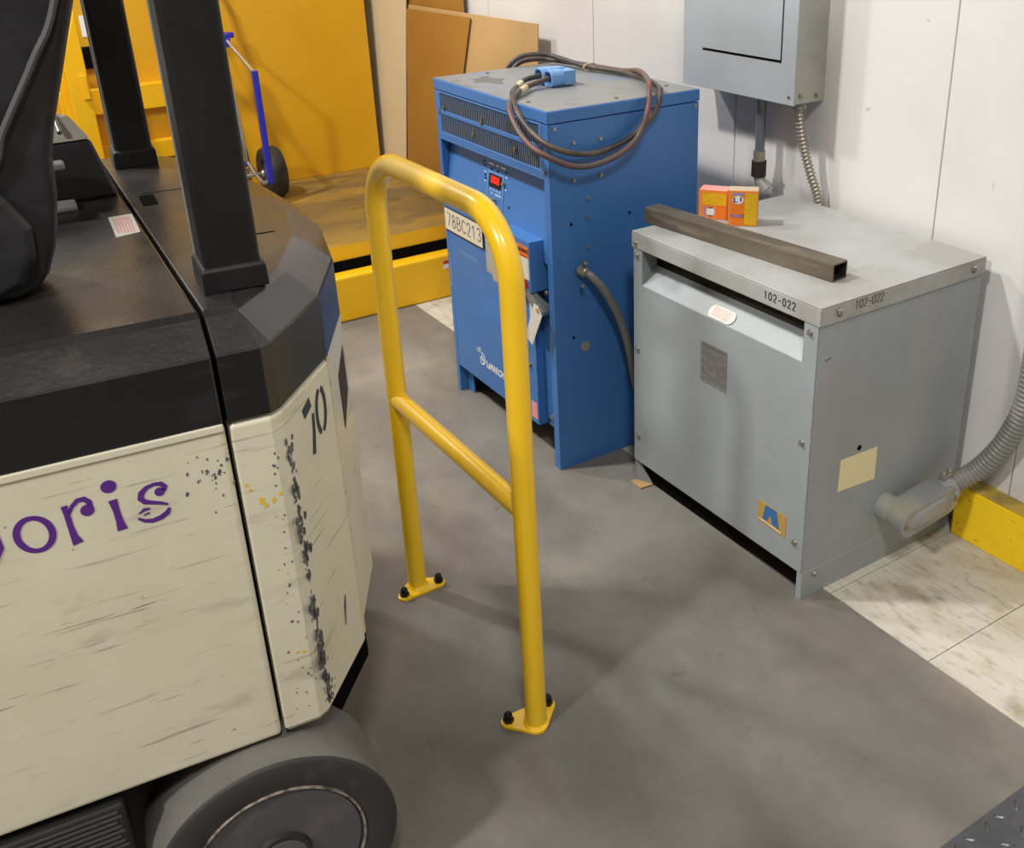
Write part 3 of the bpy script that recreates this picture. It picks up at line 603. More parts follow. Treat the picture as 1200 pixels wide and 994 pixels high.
b = MB(); b.poly3([(0.004,-0.012,0.001),(0.056,-0.012,0.001),(0.06,0.03,0.001),(0.01,0.03,0.001)], (0,0,0.004)); obj('foot_pad', b, 'cardboard', tf)
b = MB(); b.poly3([(0.012,0.007,0.002),(0.012,0.007,0.088),(0.058,0.03,0.004)], (0.0,0.002,0)); obj('foot_gusset', b, 'grey', tf)
hx = obj('screw', bolt_mesh(0.0062, 0.005, 6), 'steel', tf)
first = True
for (sx, sz) in ((0.022,0.722),(0.024,0.444),(0.026,0.166),(0.675,0.720),(0.673,0.437),(0.672,0.156)):
    o = hx if first else copyp(hx, tf); first = False
    o.location = (sx, 0.003, sz); o.rotation_euler = (0, 0, -PI/2)
for (sy, sz, r_) in ((0.059,0.767,1.35),(0.523,0.766,1.35),(0.048,0.062,1.0)):
    o = copyp(hx, tf); o.location = (GW - (0.0005 if sz > .5 else 0.0032), sy, sz); o.scale = (r_, r_, r_)
o = copyp(hx, tf); o.location = (0.018, 0.0004, 0.757); o.rotation_euler = (0,0,-PI/2); o.scale = (.8,.8,.8)
# labels on front
b = MB(); place2d(b, [(0.300,0.456),(0.402,0.456),(0.402,0.570),(0.300,0.570)], (0,0.002,0), X, Z, 0.001, 0.001); rp = obj('rating_plate', b, 'silverlabel', fp)
b = MB()
for k in range(15):
    z = 0.548 - k*0.0058; x0 = 0.306; 
    while x0 < 0.392:
        ln = random.uniform(0.006, 0.022); 
        if random.random() < 0.82: place2d(b, [(x0,z),(min(x0+ln,.398),z),(min(x0+ln,.398),z+.0025),(x0,z+.0025)], (0,0.001,0), X, Z, 0.0006, 0.0003)
        x0 += ln + 0.004
place2d(b, [(0.304,0.556),(0.398,0.556),(0.398,0.566),(0.304,0.566)], (0,0.001,0), X, Z, 0.0006, 0.0003)
obj('plate_print', b, 'platetext', fp)
ov = [(0.363 + (0.033 if x > 0 else -0.033) + x, y) for x, y in [(0.0001,-.018)] ]
ovp = ell(0.393, 0.018, 0.016, 0.018, 8, -PI/2, PI/2) + ell(0.331, 0.018, 0.016, 0.018, 8, PI/2, 3*PI/2)
Usl = Vector((0, 0.0495, 0.0485)).normalized()
b = MB(); place2d(b, ovp, (0, 0.0025, 0.6435), X, Usl, 0.001, 0.0008); ol = obj('oval_sticker', b, 'paper', tf)
b = MB()
for k in range(5): place2d(b, [(0.33,0.007+k*.0055),(0.394,0.007+k*.0055),(0.394,0.009+k*.0055),(0.33,0.009+k*.0055)], (0,0.0025,0.6435), X, Usl, 0.0018, 0.0003)
obj('sticker_print', b, 'pink', ol)
b = MB(); place2d(b, [(0.540,0.152),(0.640,0.149),(0.640,0.213),(0.540,0.214)], (0,0.002,0), X, Z, 0.001, 0.001); em = obj('emblem_label', b, 'emb_tan', fp)
b = MB()
place2d(b, [(0.558,0.166),(0.575,0.166),(0.583,0.185),(0.588,0.185),(0.588,0.210),(0.567,0.210)], (0,0.001,0), X, Z, 0.0006, 0.0003)
place2d(b, [(0.588,0.185),(0.592,0.166),(0.618,0.163),(0.607,0.211),(0.588,0.210)], (0,0.001,0), X, Z, 0.0006, 0.0003)
obj('emblem_print', b, 'emb_blue', fp)
b = MB(); place2d(b, [(0.545,0.160),(0.625,0.156),(0.625,0.158),(0.545,0.162)], (0,0.001,0), X, Z, 0.0006, 0.0003); obj('emblem_rule', b, 'white', fp)
b = MB(); write(b, '102-022', (0.524, 0.0, 0.7565), X, Z, 0.019, 0.0028, adv=0.86, xs=0.94); obj('pen_number', b, 'ink', gl)
b = MB(); write(b, '102-022', (GW, 0.106, 0.760), Y, Z, 0.021, 0.0014, adv=0.72, xs=0.9, slant=0.12); obj('pen_number', b, 'ink', gl)
b = MB(); place2d(b, [(0.108,0.277),(0.238,0.268),(0.238,0.360),(0.110,0.365)], (GW-0.004,0,0), Y, Z, 0.001, 0.001); obj('paper_label', b, 'yellowed', tf)
b = MB(); b.cyl((GW-0.0045, 0.172, 0.379), (GW-0.0036, 0.172, 0.379), 0.0075, 14); obj('open_hole', b, 'black_gap', tf)
b = MB(); place2d(b, [(0.028,0.650),(0.048,0.654),(0.048,0.657),(0.028,0.653)], (GW-0.004,0,0), Y, Z); obj('scuff', b, 'platetext', tf)

# LB elbow fitting and big flexible conduit at right
lb = thing('conduit_elbow', 'grey cast elbow fitting with oval cover on the right side of the transformer', 'conduit fitting', (-1.467, 1.85, 0.18))
def R_(pts): return [Vector(p) - lb.location for p in pts]
b = MB(); b.tube(R_([(-1.4668,1.858,0.172),(-1.425,1.858,0.172)]), 0.036, 24); obj('hub', b, 'castgrey', lb, smooth=True)
def stad(x, y0, y1, z0, sl, r, n=10):
    """oval outline in a plane x=const, from y0 to y1, rising by sl"""
    out = []
    for i in range(n+1): a = PI/2 + PI*i/n; out.append((x, y0 + r*math.cos(a), z0 + r*math.sin(a)))
    for i in range(n+1): a = -PI/2 + PI*i/n; out.append((x, y1 + r*math.cos(a), z0 + sl + r*math.sin(a)))
    return out
b = MB(); b.loft([R_(stad(-1.442,1.86,1.98,0.172,0.012,0.030)), R_(stad(-1.430,1.858,1.985,0.172,0.012,0.036)), R_(stad(-1.372,1.848,1.99,0.170,0.014,0.036))])
obj('body', b, 'castgrey', lb, smooth=True)
b = MB(); b.loft([R_(stad(-1.372,1.848,1.99,0.170,0.014,0.038)), R_(stad(-1.368,1.848,1.99,0.170,0.014,0.038))]); cv = obj('cover_plate', b, 'castgrey', lb, bevel=0.001)
b = MB(); b.loft([R_(stad(-1.368,1.872,1.966,0.172,0.010,0.026)), R_(stad(-1.362,1.876,1.962,0.172,0.010,0.020))]); obj('cover_boss', b, 'castgrey', cv, smooth=True)
for q in ((1.828,0.168),(2.012,0.184)):
    b = MB(); b.tube(R_([(-1.368,q[0],q[1]),(-1.364,q[0],q[1])]), 0.006, 12); obj('screw', b, 'brass', cv)
b = MB(); b.tube(R_([(-1.402,2.0,0.190),(-1.398,2.030,0.200)]), 0.034, 20); b.tube(R_([(-1.40,2.018,0.195),(-1.398,2.026,0.198)]), 0.038, 8); obj('gland_nut', b, 'castgrey', lb, smooth=True)
b = MB(); b.box(-0.02, 0.012, 0.16, 0.20, 0.046, 0.056); b.box(-0.014, 0.0, 0.15, 0.19, 0.05, 0.066, Matrix.Rotation(0.06,4,'X')); obj('ground_lug', b, 'galv', lb, bevel=0.003) if False else None
b = MB(); c0 = Vector((-1.405, 2.018, 0.243)) - lb.location
b.box(c0.x-.012, c0.x+.010, c0.y-.022, c0.y+.022, c0.z-.012, c0.z-.004); b.cyl(c0+Vector((0,-.014,-.004)), c0+Vector((0,-.014,.008)), .006, 8); b.cyl(c0+Vector((0,.010,-.004)), c0+Vector((0,.010,.010)), .005, 8)
obj('ground_lug', b, 'galv', lb, bevel=0.001)

def ribbed(path, r, pitch, depth, n=18):
    """corrugated tube: dense rings along a smooth path"""
    P = [Vector(p) for p in path]; L = [0]
    for a, c in zip(P, P[1:]): L.append(L[-1] + (c-a).length)
    out, rad = [], []; s = 0; k = 0; step = pitch/4; i = 0
    while s < L[-1]:
        while L[k+1] < s: k += 1
        t = (s - L[k]) / (L[k+1]-L[k]); out.append(P[k].lerp(P[k+1], t)); rad.append(r - depth*(0, 0.0, 0.7, 1)[i % 4] if i else r); s += step; i += 1
    b = MB(); b.tube(out, rad, n); return b
fc = thing('flexible_conduit', 'thick grey ribbed conduit rising from the elbow fitting up the white wall', 'conduit', (-1.398, 2.03, 0.20))
path = catmull([(-1.399,2.024,0.198),(-1.392,2.050,0.212),(-1.362,2.086,0.250),(-1.328,2.100,0.310),(-1.303,2.110,0.375),(-1.283,2.115,0.46),(-1.280,2.118,0.58),(-1.283,2.120,0.72),(-1.29,2.125,0.9),(-1.29,2.13,1.2),(-1.29,2.13,1.9),(-1.29,2.13,2.6),(-1.29,2.13,3.3)], 14)
o = obj('ribbed_jacket', ribbed(rel(fc, path), 0.0285, 0.0125, 0.0038, 20), 'flexgrey', fc, smooth=False)
for p in o.data.polygons: p.use_smooth = True

# square steel tube lying on lid
a_, c_ = Vector((-2.205, 1.668)), Vector((-1.563, 1.732)); dd = (c_ - a_); Lq = dd.length
sq = thing('square_steel_tube', 'length of bare square steel tube lying along the transformer lid', 'steel tube', (a_.x, a_.y, GH+0.0003), math.atan2(dd.y, dd.x))
hs, th = 0.0265, 0.0035; x1 = Lq
b = MB(); oq = [(0,-hs,0),(0,hs,0),(0,hs,2*hs*.78),(0,-hs,2*hs*.78)]; hh = 0.044
o4 = lambda x, i: [(x,-hs+i,i),(x,hs-i,i),(x,hs-i,hh-i),(x,-hs+i,hh-i)]
b.loft([o4(0.0,th), o4(0.0,0), o4(x1,0), o4(x1,th)], cap=False)
obj('outer_wall', b, 'rawsteel', sq, bevel=0.002)
b = MB(); b.loft([o4(0.001,th), o4(x1-0.001,th)], cap=False); obj('inner_wall', b, 'tube_in', sq)

# two small orange cartons
def carton(name, label, loc, rz, w_, d_, h_, seed):
    t = thing(name, label, 'small box', loc, rz, 'orange cartons on the transformer lid')
    b = MB(); b.box(-w_/2, w_/2, -d_/2, d_/2, 0, h_); obj('carton_body', b, 'box_orange', t, bevel=0.001)
    return t, Vector((-w_/2, -d_/2, 0))
def rect(mb, o, ux, uy, x0, x1, y0, y1, off): place2d(mb, [(x0,y0),(x1,y0),(x1,y1),(x0,y1)], o, ux, uy, off, 0.0003)
t, o_ = carton('small_carton', 'upright orange and yellow small carton on transformer lid, the right and taller one', (-2.028, 1.846, GH+0.0003), 0.80, 0.080, 0.046, 0.098, 1)
b = MB(); rect(b, o_, X, Z, 0.044, 0.077, 0.004, 0.092, 0.0006); obj('yellow_print', b, 'box_yellow', t)
b = MB(); rect(b, o_, X, Z, 0.008, 0.044, 0.004, 0.060, 0.0006); obj('orange_print', b, 'box_orange2', t)
b = MB(); place2d(b, ell(0.026,0.073,0.015,0.012,8)[:-1], o_, X, Z, 0.0008, 0.0003); obj('white_burst', b, 'white', t)
b = MB(); rect(b, o_, X, Z, 0.014,0.018,0.066,0.080,0.0012); rect(b, o_, X, Z, 0.031,0.035,0.069,0.081,0.0012); rect(b, o_, X, Z, 0.018,0.026,0.066,0.068,0.0012); rect(b, o_, X, Z, 0.008,0.042,0.0255,0.0315,0.0012); obj('navy_print', b, 'navy', t)
b = MB(); rect(b, o_, X, Z, 0.010,0.042,0.086,0.092,0.0008); rect(b, o_, X, Z, 0.010,0.040,0.0265,0.0305,0.0015); obj('lilac_print', b, 'lilac', t)
b = MB(); b.box(-0.039, 0.039, -0.022, 0.022, 0.098, 0.0984); obj('carton_end', b, 'box_top', t)
t, o_ = carton('small_carton', 'small orange and yellow carton lying on its side, the left and lower one', (-2.125, 1.828, GH+0.0003), 0.62, 0.080, 0.050, 0.082, 2)
b = MB(); rect(b, o_, X, Z, 0.010, 0.078, 0.040, 0.074, 0.0006); obj('yellow_print', b, 'box_yellow', t)
b = MB(); rect(b, o_, X, Z, 0.050, 0.078, 0.003, 0.038, 0.0006); obj('orange_print', b, 'box_orange2', t)
b = MB(); place2d(b, ell(0.034,0.021,0.012,0.014,8)[:-1], o_, X, Z, 0.0008, 0.0003); obj('white_burst', b, 'white', t)
b = MB(); rect(b, o_, X, Z, 0.027,0.040,0.031,0.034,0.0012); rect(b, o_, X, Z, 0.027,0.040,0.008,0.011,0.0012); obj('navy_print', b, 'navy', t)
b = MB(); rect(b, o_, X, Z, 0.012,0.018,0.004,0.036,0.0008); obj('lilac_print', b, 'lilac', t)
b = MB(); b.box(-0.039, 0.039, -0.024, 0.024, 0.082, 0.0824); obj('carton_end', b, 'box_pink', t)

# ================================================================ PANELBOARD on the wall
pb = thing('electrical_panel', 'grey electrical panelboard with hinged door mounted on the white wall', 'electrical panel', (-2.56, 2.057, 1.075))
PW, PD, PH = 0.487, 0.118, 0.95
b = MB(); b.box(0.004, PW-0.002, 0.008, PD, 0, PH); obj('back_box', b, 'panel_side', pb, bevel=0.001)
b = MB(); b.box(0, PW, 0.0, 0.007, -0.003, PH+0.003); pc = obj('front_cover', b, 'panel_grey', pb, bevel=0.0015)
b = MB(); b.box(0.094, 0.428, -0.003, 0.0005, 0.115, PH-0.1); b.box(0.090, 0.094, -0.001, 0.0005, 0.11, PH-0.1) ; obj('door', b, 'panel_grey', pb, bevel=0.001)
b = MB(); b.box(0.092, 0.431, -0.0006, 0.0005, 0.108, 0.115); b.box(0.428, 0.431, -0.0006, 0.0005, 0.115, PH-0.1); obj('door_gap', b, 'black_gap', pb)
for (sx, sz) in ((0.467,0.02),):
    b = MB(); b.cyl((sx,0.0,sz),(sx,-0.003,sz),0.004,10); obj('screw', b, 'brass', pb)
for (sy, sz) in ((0.025,0.022),(0.085,0.018)):
    b = MB(); b.cyl((PW-0.002,sy,sz),(PW+0.002,sy,sz),0.006,12); obj('screw', b, 'brass', pb)
# conduits below panelboard
em_ = thing('steel_conduit', 'straight galvanised conduit pipe from the panelboard bottom to the transformer lid', 'conduit', (-2.262, 2.115, 0.79))
b = MB(); b.cyl((0,0,0.07),(0,0,0.284),0.0145,18); obj('pipe', b, 'emt', em_, smooth=True)
b = MB(); b.cyl((-0.001,0,0.085),(-0.001,0,0.115),0.018,18); b.cyl((0.016,-0.004,0.10),(0.026,-0.008,0.10),0.004,8); obj('set_screw_collar', b, 'galv', em_, smooth=True)
b = MB(); b.cyl((0,0,0.038),(0,0,0.085),0.0225,18); cpl = obj('coupling', b, 'tube_in', em_, smooth=True)
b = MB(); b.tube([(0,0,0.045),(0.008,0.0,0.022),(0.028,0.01,0.0)], [0.016,0.017,0.024], 16); obj('elbow', b, 'castgrey', em_, smooth=True)
fx_ = thing('flexible_conduit', 'thin galvanised spiral conduit hanging from the panelboard bottom behind the transformer', 'conduit', (-2.085, 2.11, 1.07))
path = catmull([(-2.098,2.105,1.075),(-2.098,2.108,1.03),(-2.085,2.118,0.95),(-2.062,2.13,0.87),(-2.045,2.148,0.80),(-2.04,2.157,0.72),(-2.04,2.157,0.5)], 14)
o = obj('spiral_jacket', ribbed(rel(fx_, path), 0.0140, 0.0115, 0.0048, 14), 'galv', fx_)
for p in o.data.polygons: p.use_smooth = True
b = MB(); b.tube(rel(fx_, [(-2.098,2.105,1.0745),(-2.098,2.106,1.056)]), 0.019, 14); b.tube(rel(fx_, [(-2.078,2.10,1.066),(-2.066,2.095,1.066)]), 0.004, 8); obj('connector_nut', b, 'castgrey', fx_, bevel=0.001)

# ================================================================ GUARD RAIL
gd = thing('guard_rail', 'bright yellow U-shaped tubular machine guard bolted to the floor', 'guard rail', (-2.072, 0.8155, 0))
A_, B_ = Vector((-2.072, 0.8155, 0)), Vector((-1.4873, 0.8189, 0)); GT = 1.130; rb = 0.125; rt = 0.0232
u_ = (B_ - A_).normalized(); GL_ = (B_ - A_).length
def gp(s, z): return u_ * s + Vector((0, 0, z))
pts = [gp(0, 0.006), gp(0, 0.5), gp(0, GT - rb)]
pts += [gp(rb - rb*math.cos(a), GT - rb + rb*math.sin(a)) for a in [PI/2*i/12 for i in range(1, 13)]]
pts += [gp(GL_ - rb + rb*math.sin(a), GT - rb + rb*math.cos(a)) for a in [PI/2*i/12 for i in range(0, 13)]]
pts += [gp(GL_, 0.5), gp(GL_, 0.006)]
b = MB(); b.tube(pts, rt, 32); obj('bent_tube', b, 'yellow', gd, smooth=True)
b = MB(); b.tube([gp(0.012, 0.548), gp(GL_ - 0.012, 0.541)], 0.0215, 28); obj('cross_tube', b, 'yellow', gd, smooth=True)
for s, ang in ((0, 0.0), (GL_, 0.0)):
    c = gp(s, 0)
    tri = []
    # rounded triangular foot plate: two bolt ears and one short nose
    pts3 = ((-0.065, 0.045), (0.072, 0.040), (0.005, -0.045)) 
    fpts = FOOT = {0: ((-0.020, -0.070, .016), (0.020, 0.085, .018), (-0.038, 0.0, .012), (0.036,-0.01,.004))}
    b = MB()
    ears = [(0.022,-0.046,0.017),(0.020,0.050,0.017)] if s == 0 else [(-0.036,-0.048,0.017),(-0.032,0.048,0.017)] 
    nose = (-0.008, 0.0, 0.024) if s == 0 else (0.004, -0.003, 0.026)
    outl = []
    import itertools
    circ = []
    for (cx, cy, r) in ears + [nose]:
        for i in range(16): a = 2*PI*i/16; circ.append((cx + r*math.cos(a), cy + r*math.sin(a)))
    circ = sorted(set((round(x,5), round(y,5)) for x, y in circ))
    def half(P):
        h = []
        for p in P:
            while len(h) > 1 and (h[-1][0]-h[-2][0])*(p[1]-h[-2][1]) - (h[-1][1]-h[-2][1])*(p[0]-h[-2][0]) <= 0: h.pop()
            h.append(p)
        return h
    hull = half(circ)[:-1] + half(circ[::-1])[:-1]
    b.prism([(c.x + x, c.y + y) for x, y in hull], 0, 0.008); fpz = obj('foot_plate', b, 'yellow', gd, bevel=0.0015)
    b = MB(); b.tube([c + Vector((0,0,0.008)), c + Vector((0,0,0.014))], [0.0285, 0.0235], 28); obj('weld_bead', b, 'yellow', fpz, smooth=True)
    for (cx, cy, r) in ears:
        b = MB(); q = c + Vector((cx, cy, 0.008)); b.cyl(q, q + Vector((0,0,0.009)), 0.0125, 6); b.tube([q + Vector((0,0,0.008)), q + Vector((0,0,0.019)), q + Vector((0,0,0.024))], [0.0095,0.009,0.005], 12)
        obj('anchor_bolt', b, 'bolt', fpz, bevel=0.001)

# ================================================================ FORKLIFT (local x = along its side to the rear, local y = depth away from the camera side)
CK = Vector((-1.335, 0.345, 0)); 
fk = thing('forklift', 'worn cream and black stand-up forklift filling the left side of the picture', 'forklift', (0, 0, 0))
el = Vector((math.sin(.1), math.cos(.1), 0)); ed = Vector((-math.cos(.1), math.sin(.1), 0))
MK = Matrix((el, ed, Vector((0,0,1)))).transposed().to_4x4(); MK.translation = CK
fk.matrix_world = MK
ZB, ZC, ZS, ZT = 0.402, 0.972, 1.078, 1.122
XF = -1.45   # front end of body, out of the picture
WD = 1.17
rear = [(0.0, 0.0), (0.110, 0.150), (0.176, 0.312), (0.192, WD/2), (0.176, WD-0.312), (0.110, WD-0.150), (0.0, WD)]
SX = -0.072
def inset(poly, d):
    n = len(poly); out = []
    for i in range(n):
        p0, p1, p2 = Vector(poly[i-1]), Vector(poly[i]), Vector(poly[(i+1) % n])
        e1 = (p1-p0).normalized(); e2 = (p2-p1).normalized(); n1 = Vector((-e1.y, e1.x)); n2 = Vector((-e2.y, e2.x))
        k = n1 + n2; k = k / max(0.3, k.dot(n1)); out.append(tuple(p1 + k * d))
    return out
def shell(name, poly, levels, m, sign=1, **kw):
    """levels: (z, inset)"""
    b = MB(); b.loft([[(x, y, z) for x, y in (inset(poly, sign*d) if d else poly)] for z, d in levels]); return obj(name, b, m, fk, **kw)
# rear section polygon (counter-clockwise), side part to the left of the seam
rearpoly = [(SX+0.004, 0.0)] + rear[:1] + [(0.108, 0.147)] + [(0.108, WD-0.147)] + rear[6:] + [(SX+0.004, WD)]
# counterweight: seam .. groove facet
cwp = [(SX+0.004, 0), (-0.012, 0.0), (0.006, 0.010), (0.110, 0.150), (0.110, WD-0.150), (0.0, WD), (SX+0.004, WD)]
shell('rear_corner_panel', cwp, [(ZB, 0.005), (ZB+0.010, 0.0), (ZC-0.008, 0.0), (ZC, 0.008)], 'cream', bevel=0.003)
ctp = [(0.112, 0.156), (0.178, 0.312), (0.205, 0.50), (0.196, 0.70), (0.167, 0.86), (0.112, WD-0.156), (0.06, WD-0.156), (0.06, 0.156)]
shell('rear_centre_panel', ctp, [(ZB+0.03, 0.006), (ZB+0.045, 0.0), (ZC+0.012, 0.0), (ZC+0.02, 0.01)], 'cream', bevel=0.003)
b = MB(); e1 = Vector((0.176-0.110, 0.312-0.150, 0)).normalized(); n1 = Vector((e1.y, -e1.x, 0)); p0 = Vector((0.112, 0.156, 0)) + n1*0.0015
b.poly3([p0+e1*.075+Vector((0,0,.80)), p0+e1*.150+Vector((0,0,.84)), p0+e1*.150+Vector((0,0,.925)), p0+e1*.075+Vector((0,0,.90))], n1*0.001); obj('grab_recess', b, 'dark_recess', fk)
b = MB(); b.loft([[(0.1105, 0.1515, z), (0.1145, 0.157, z), (0.105, 0.157, z)] for z in (ZB+0.02, ZC)]); obj('panel_groove', b, 'cream_worn', fk)
# side door
b = MB(); b.box(XF, SX-0.002, 0.0, 0.03, ZB, ZC); sd = obj('side_door', b, 'cream', fk, bevel=0.008, seg=3)
b = MB(); b.box(XF, SX-0.002, WD-0.03, WD, ZB, ZC); obj('side_door', b, 'cream', fk, bevel=0.008, seg=3)
b = MB(); b.box(XF+.01, -0.01, 0.035, WD-0.035, ZB+0.01, ZC+0.02); obj('inner_body', b, 'black_gap', fk)
# chassis below
b = MB(); b.box(XF, -0.36, 0.05, WD-0.05, 0.12, ZB+0.012); b.box(-0.36, 0.02, 0.17, WD-0.17, 0.10, ZB+0.012); obj('chassis', b, 'dark_metal', fk, bevel=0.004)
b = MB(); chp = [(0.0, 0.10), (0.10, 0.24), (0.165, 0.33), (0.19, 0.5), (0.18, 0.7), (0.15, 0.84), (0.10, WD-0.24), (0.0, WD-0.10), (-0.1, WD-0.17), (-0.1, 0.17)]
b.prism(inset(chp, 0.014), 0.215, ZB+0.03); obj('rear_skirt', b, 'black_gap', fk, bevel=0.004)
b = MB(); b.box(XF, -0.318, -0.004, 0.06, 0.27, 0.385); obj('running_board', b, 'dark_metal', fk, bevel=0.006)
b = MB()
for k in range(11): b.box(XF, -0.325 - 0.004*(k%3), -0.006, -0.003, 0.275 + k*0.0098, 0.279 + k*0.0098)
obj('board_ridges', b, 'ridge', fk)
# covers: side hood and rear hood, bevelled shoulder
SK = -0.045   # the seam runs slightly forward on the far side
hood = [(XF, -0.001), (SX-0.003, -0.001), (SX-0.003+SK, WD), (XF, WD)]
def hoodshell(name, poly, skip, ms):
    n = len(poly)
    def ins(d):
        q = inset(poly, d); out = []
        for i, (x, y) in enumerate(q):
            X0, Y0 = poly[i]
            if i in skip: x = X0
            out.append((x, y))
        return out
    b = MB(); rings = [[(x, y, z) for x, y in ins(d)] for z, d in ((ZC+0.001, 0.0), (ZS-0.004, 0.0), (ZS, 0.002), (ZT-0.006, 0.046), (ZT, 0.060))]
    b.loft(rings); o = obj(name, b, ms, fk, bevel=0.003)
    for p in o.data.polygons:
        if p.center.z < ZS - 0.01 and abs(p.normal.z) < 0.3: p.material_index = 1
    return o
hoodshell('side_hood', hood, (0, 1, 2, 3), ['cover', 'cover_band'])
rh = [(SX+0.003, -0.001), (-0.010, -0.001), (0.006, 0.008), (0.112, 0.150), (0.178, 0.312), (0.206, 0.50), (0.197, 0.70), (0.168, 0.86), (0.112, WD-0.150), (0.0, WD), (SX+0.003+SK, WD)]
hoodshell('rear_hood', rh, (0, len(rh)-1), ['cover', 'cover_band'])
b = MB(); b.loft([[(SX-0.0035+SK*t, y, z), (SX+0.0035+SK*t, y, z), (SX+0.0035+SK*t, y, z2), (SX-0.0035+SK*t, y, z2)] for y, t, z, z2 in ((0.062, 0.05, ZT-0.05, ZT-0.012), (WD-0.07, 0.94, ZT-0.05, ZT-0.012))])
obj('hood_seam', b, 'black_gap', fk)
b = MB(); b.box(-0.034, 0.10, 0.372, 0.3745, ZT-0.001, ZT+0.0006); b.box(-0.068, 0.14, 0.7495, 0.752, ZT-0.001, ZT+0.0006); obj('hood_joint', b, 'black_gap', fk)
b = MB(); b.box(-0.077, -0.050, 0.658, 0.735, ZT-0.001, ZT+0.0008) ; obj('latch_opening', b, 'black_gap', fk)
b = MB(); place2d(b, [(-0.140,0.480),(-0.100,0.493),(-0.101,0.617),(-0.141,0.612)], (0,0,ZT), X, Y, 0.001, 0.001); hl = obj('hood_label', b, 'paper', fk)
b = MB()
for k in range(6): place2d(b, [(-0.134+k*.005,0.50),(-0.132+k*.005,0.50),(-0.132+k*.005,0.60),(-0.134+k*.005,0.60)], (0,0,ZT), X, Y, 0.0016, 0.0005)
obj('label_print', b, 'pink', hl)
# trim lip between cream and black
b = MB(); b.box(XF, SX-0.004, -0.003, 0.02, ZC-0.010, ZC+0.002); obj('door_lip', b, 'cream', fk, bevel=0.002)
# overhead guard posts
def post(name, x0, x1, y0, y1):
    b = MB(); b.box(x0, x1, y0, y1, ZT, 2.25); p = obj(name, b, 'guard_black', fk, bevel=0.008, seg=3)
    b = MB(); b.loft([[(x, y, z) for x, y in ((x0-d,y0-d),(x1+d,y0-d),(x1+d,y1+d),(x0-d,y1+d))] for z, d in ((ZT, 0.006), (ZT+0.033, 0.005), (ZT+0.038, 0.0))]); obj('post_collar', b, 'guard_black', p, bevel=0.002)
    b = MB(); b.box(x0-0.0015, x0+0.006, y1-0.012, y1-0.001, ZT+0.04, 2.2); obj('edge_highlight', b, 'castgrey', p)  # highlight along the post edge, put in as a light grey strip
post('overhead_guard_post', -0.050, 0.030, 0.120, 0.204)
post('overhead_guard_post', -0.088, -0.014, 0.988, 1.070)
b = MB(); b.box(-1.2, 0.03, 0.10, WD, 2.25, 2.29); obj('overhead_guard_roof', b, 'guard_black', fk, bevel=0.01)
# lettering on door
def onside(mb, polys, off=0.0009):
    for q in polys: place2d(mb, q, (0,0,0), X, Z, off, 0.0005)
b = MB()
ro = ell(-0.333, 0.8785, 0.0205, 0.0255, 32, tilt=0.18)
onside(b, ribbon(ro, [0.0062 + 0.0028*abs(math.cos(2*PI*i/32+0.3)) for i in range(33)]))
obj('letter_o', b, 'purple', sd)
b = MB()
onside(b, ribbon([(-0.2915,0.909),(-0.2905,0.897),(-0.290,0.877),(-0.2885,0.860),(-0.286,0.848)], [0.0085,0.0078,0.0075,0.0095,0.014]))
onside(b, ribbon([(-0.288,0.896),(-0.282,0.906),(-0.2745,0.9125),(-0.2665,0.9125),(-0.261,0.906),(-0.2605,0.898)], [0.004,0.0055,0.007,0.0075,0.0075,0.006]))
onside(b, [ell(-0.2655,0.8945,0.0088,0.0088,16)[:-1]]); obj('letter_r', b, 'purple', sd)
b = MB(); onside(b, [ell(-0.234,0.9215,0.0100,0.0095,18)[:-1]], 0.0009); onside(b, ribbon([(-0.233,0.900),(-0.2315,0.882),(-0.2305,0.865),(-0.2295,0.851)], [0.0115,0.0085,0.0095,0.0135])); obj('letter_i', b, 'purple', sd)
b = MB()
onside(b, ribbon([(-0.168,0.894),(-0.1655,0.9005),(-0.170,0.9065),(-0.179,0.908),(-0.189,0.9055),(-0.1965,0.899),(-0.199,0.891),(-0.1945,0.8845),(-0.185,0.8805),(-0.1745,0.8765),(-0.1665,0.872)], [0.0055,0.007,0.0068,0.005,0.0062,0.0085,0.0085,0.0075,0.0055,0.0048,0.003]))
onside(b, [ell(-0.1735,0.8945,0.0068,0.0068,14)[:-1]])
onside(b, ribbon([(-0.1655,0.866),(-0.169,0.8595),(-0.178,0.8545),(-0.190,0.8525),(-0.200,0.8555),(-0.2075,0.8615)], [0.004,0.0075,0.0075,0.0065,0.0055,0.003]))
onside(b, ribbon([(-0.2055,0.8685),(-0.197,0.873),(-0.190,0.8725)], [0.0015,0.005,0.0025])); onside(b, ribbon([(-0.200,0.864),(-0.192,0.8665)], [0.001,0.003])); obj('letter_s', b, 'purple', sd)
b = MB(); onside(b, ribbon([(-0.447,0.935),(-0.443,0.885),(-0.4385,0.835)], [0.013,0.009,0.013])); 
onside(b, ribbon([(-0.452,0.930),(-0.425,0.934),(-0.395,0.922),(-0.378,0.898),(-0.376,0.872),(-0.388,0.850),(-0.410,0.840),(-0.442,0.839)], [0.005,0.006,0.008,0.0105,0.0105,0.009,0.006,0.005])); obj('letter_d', b, 'purple', sd)
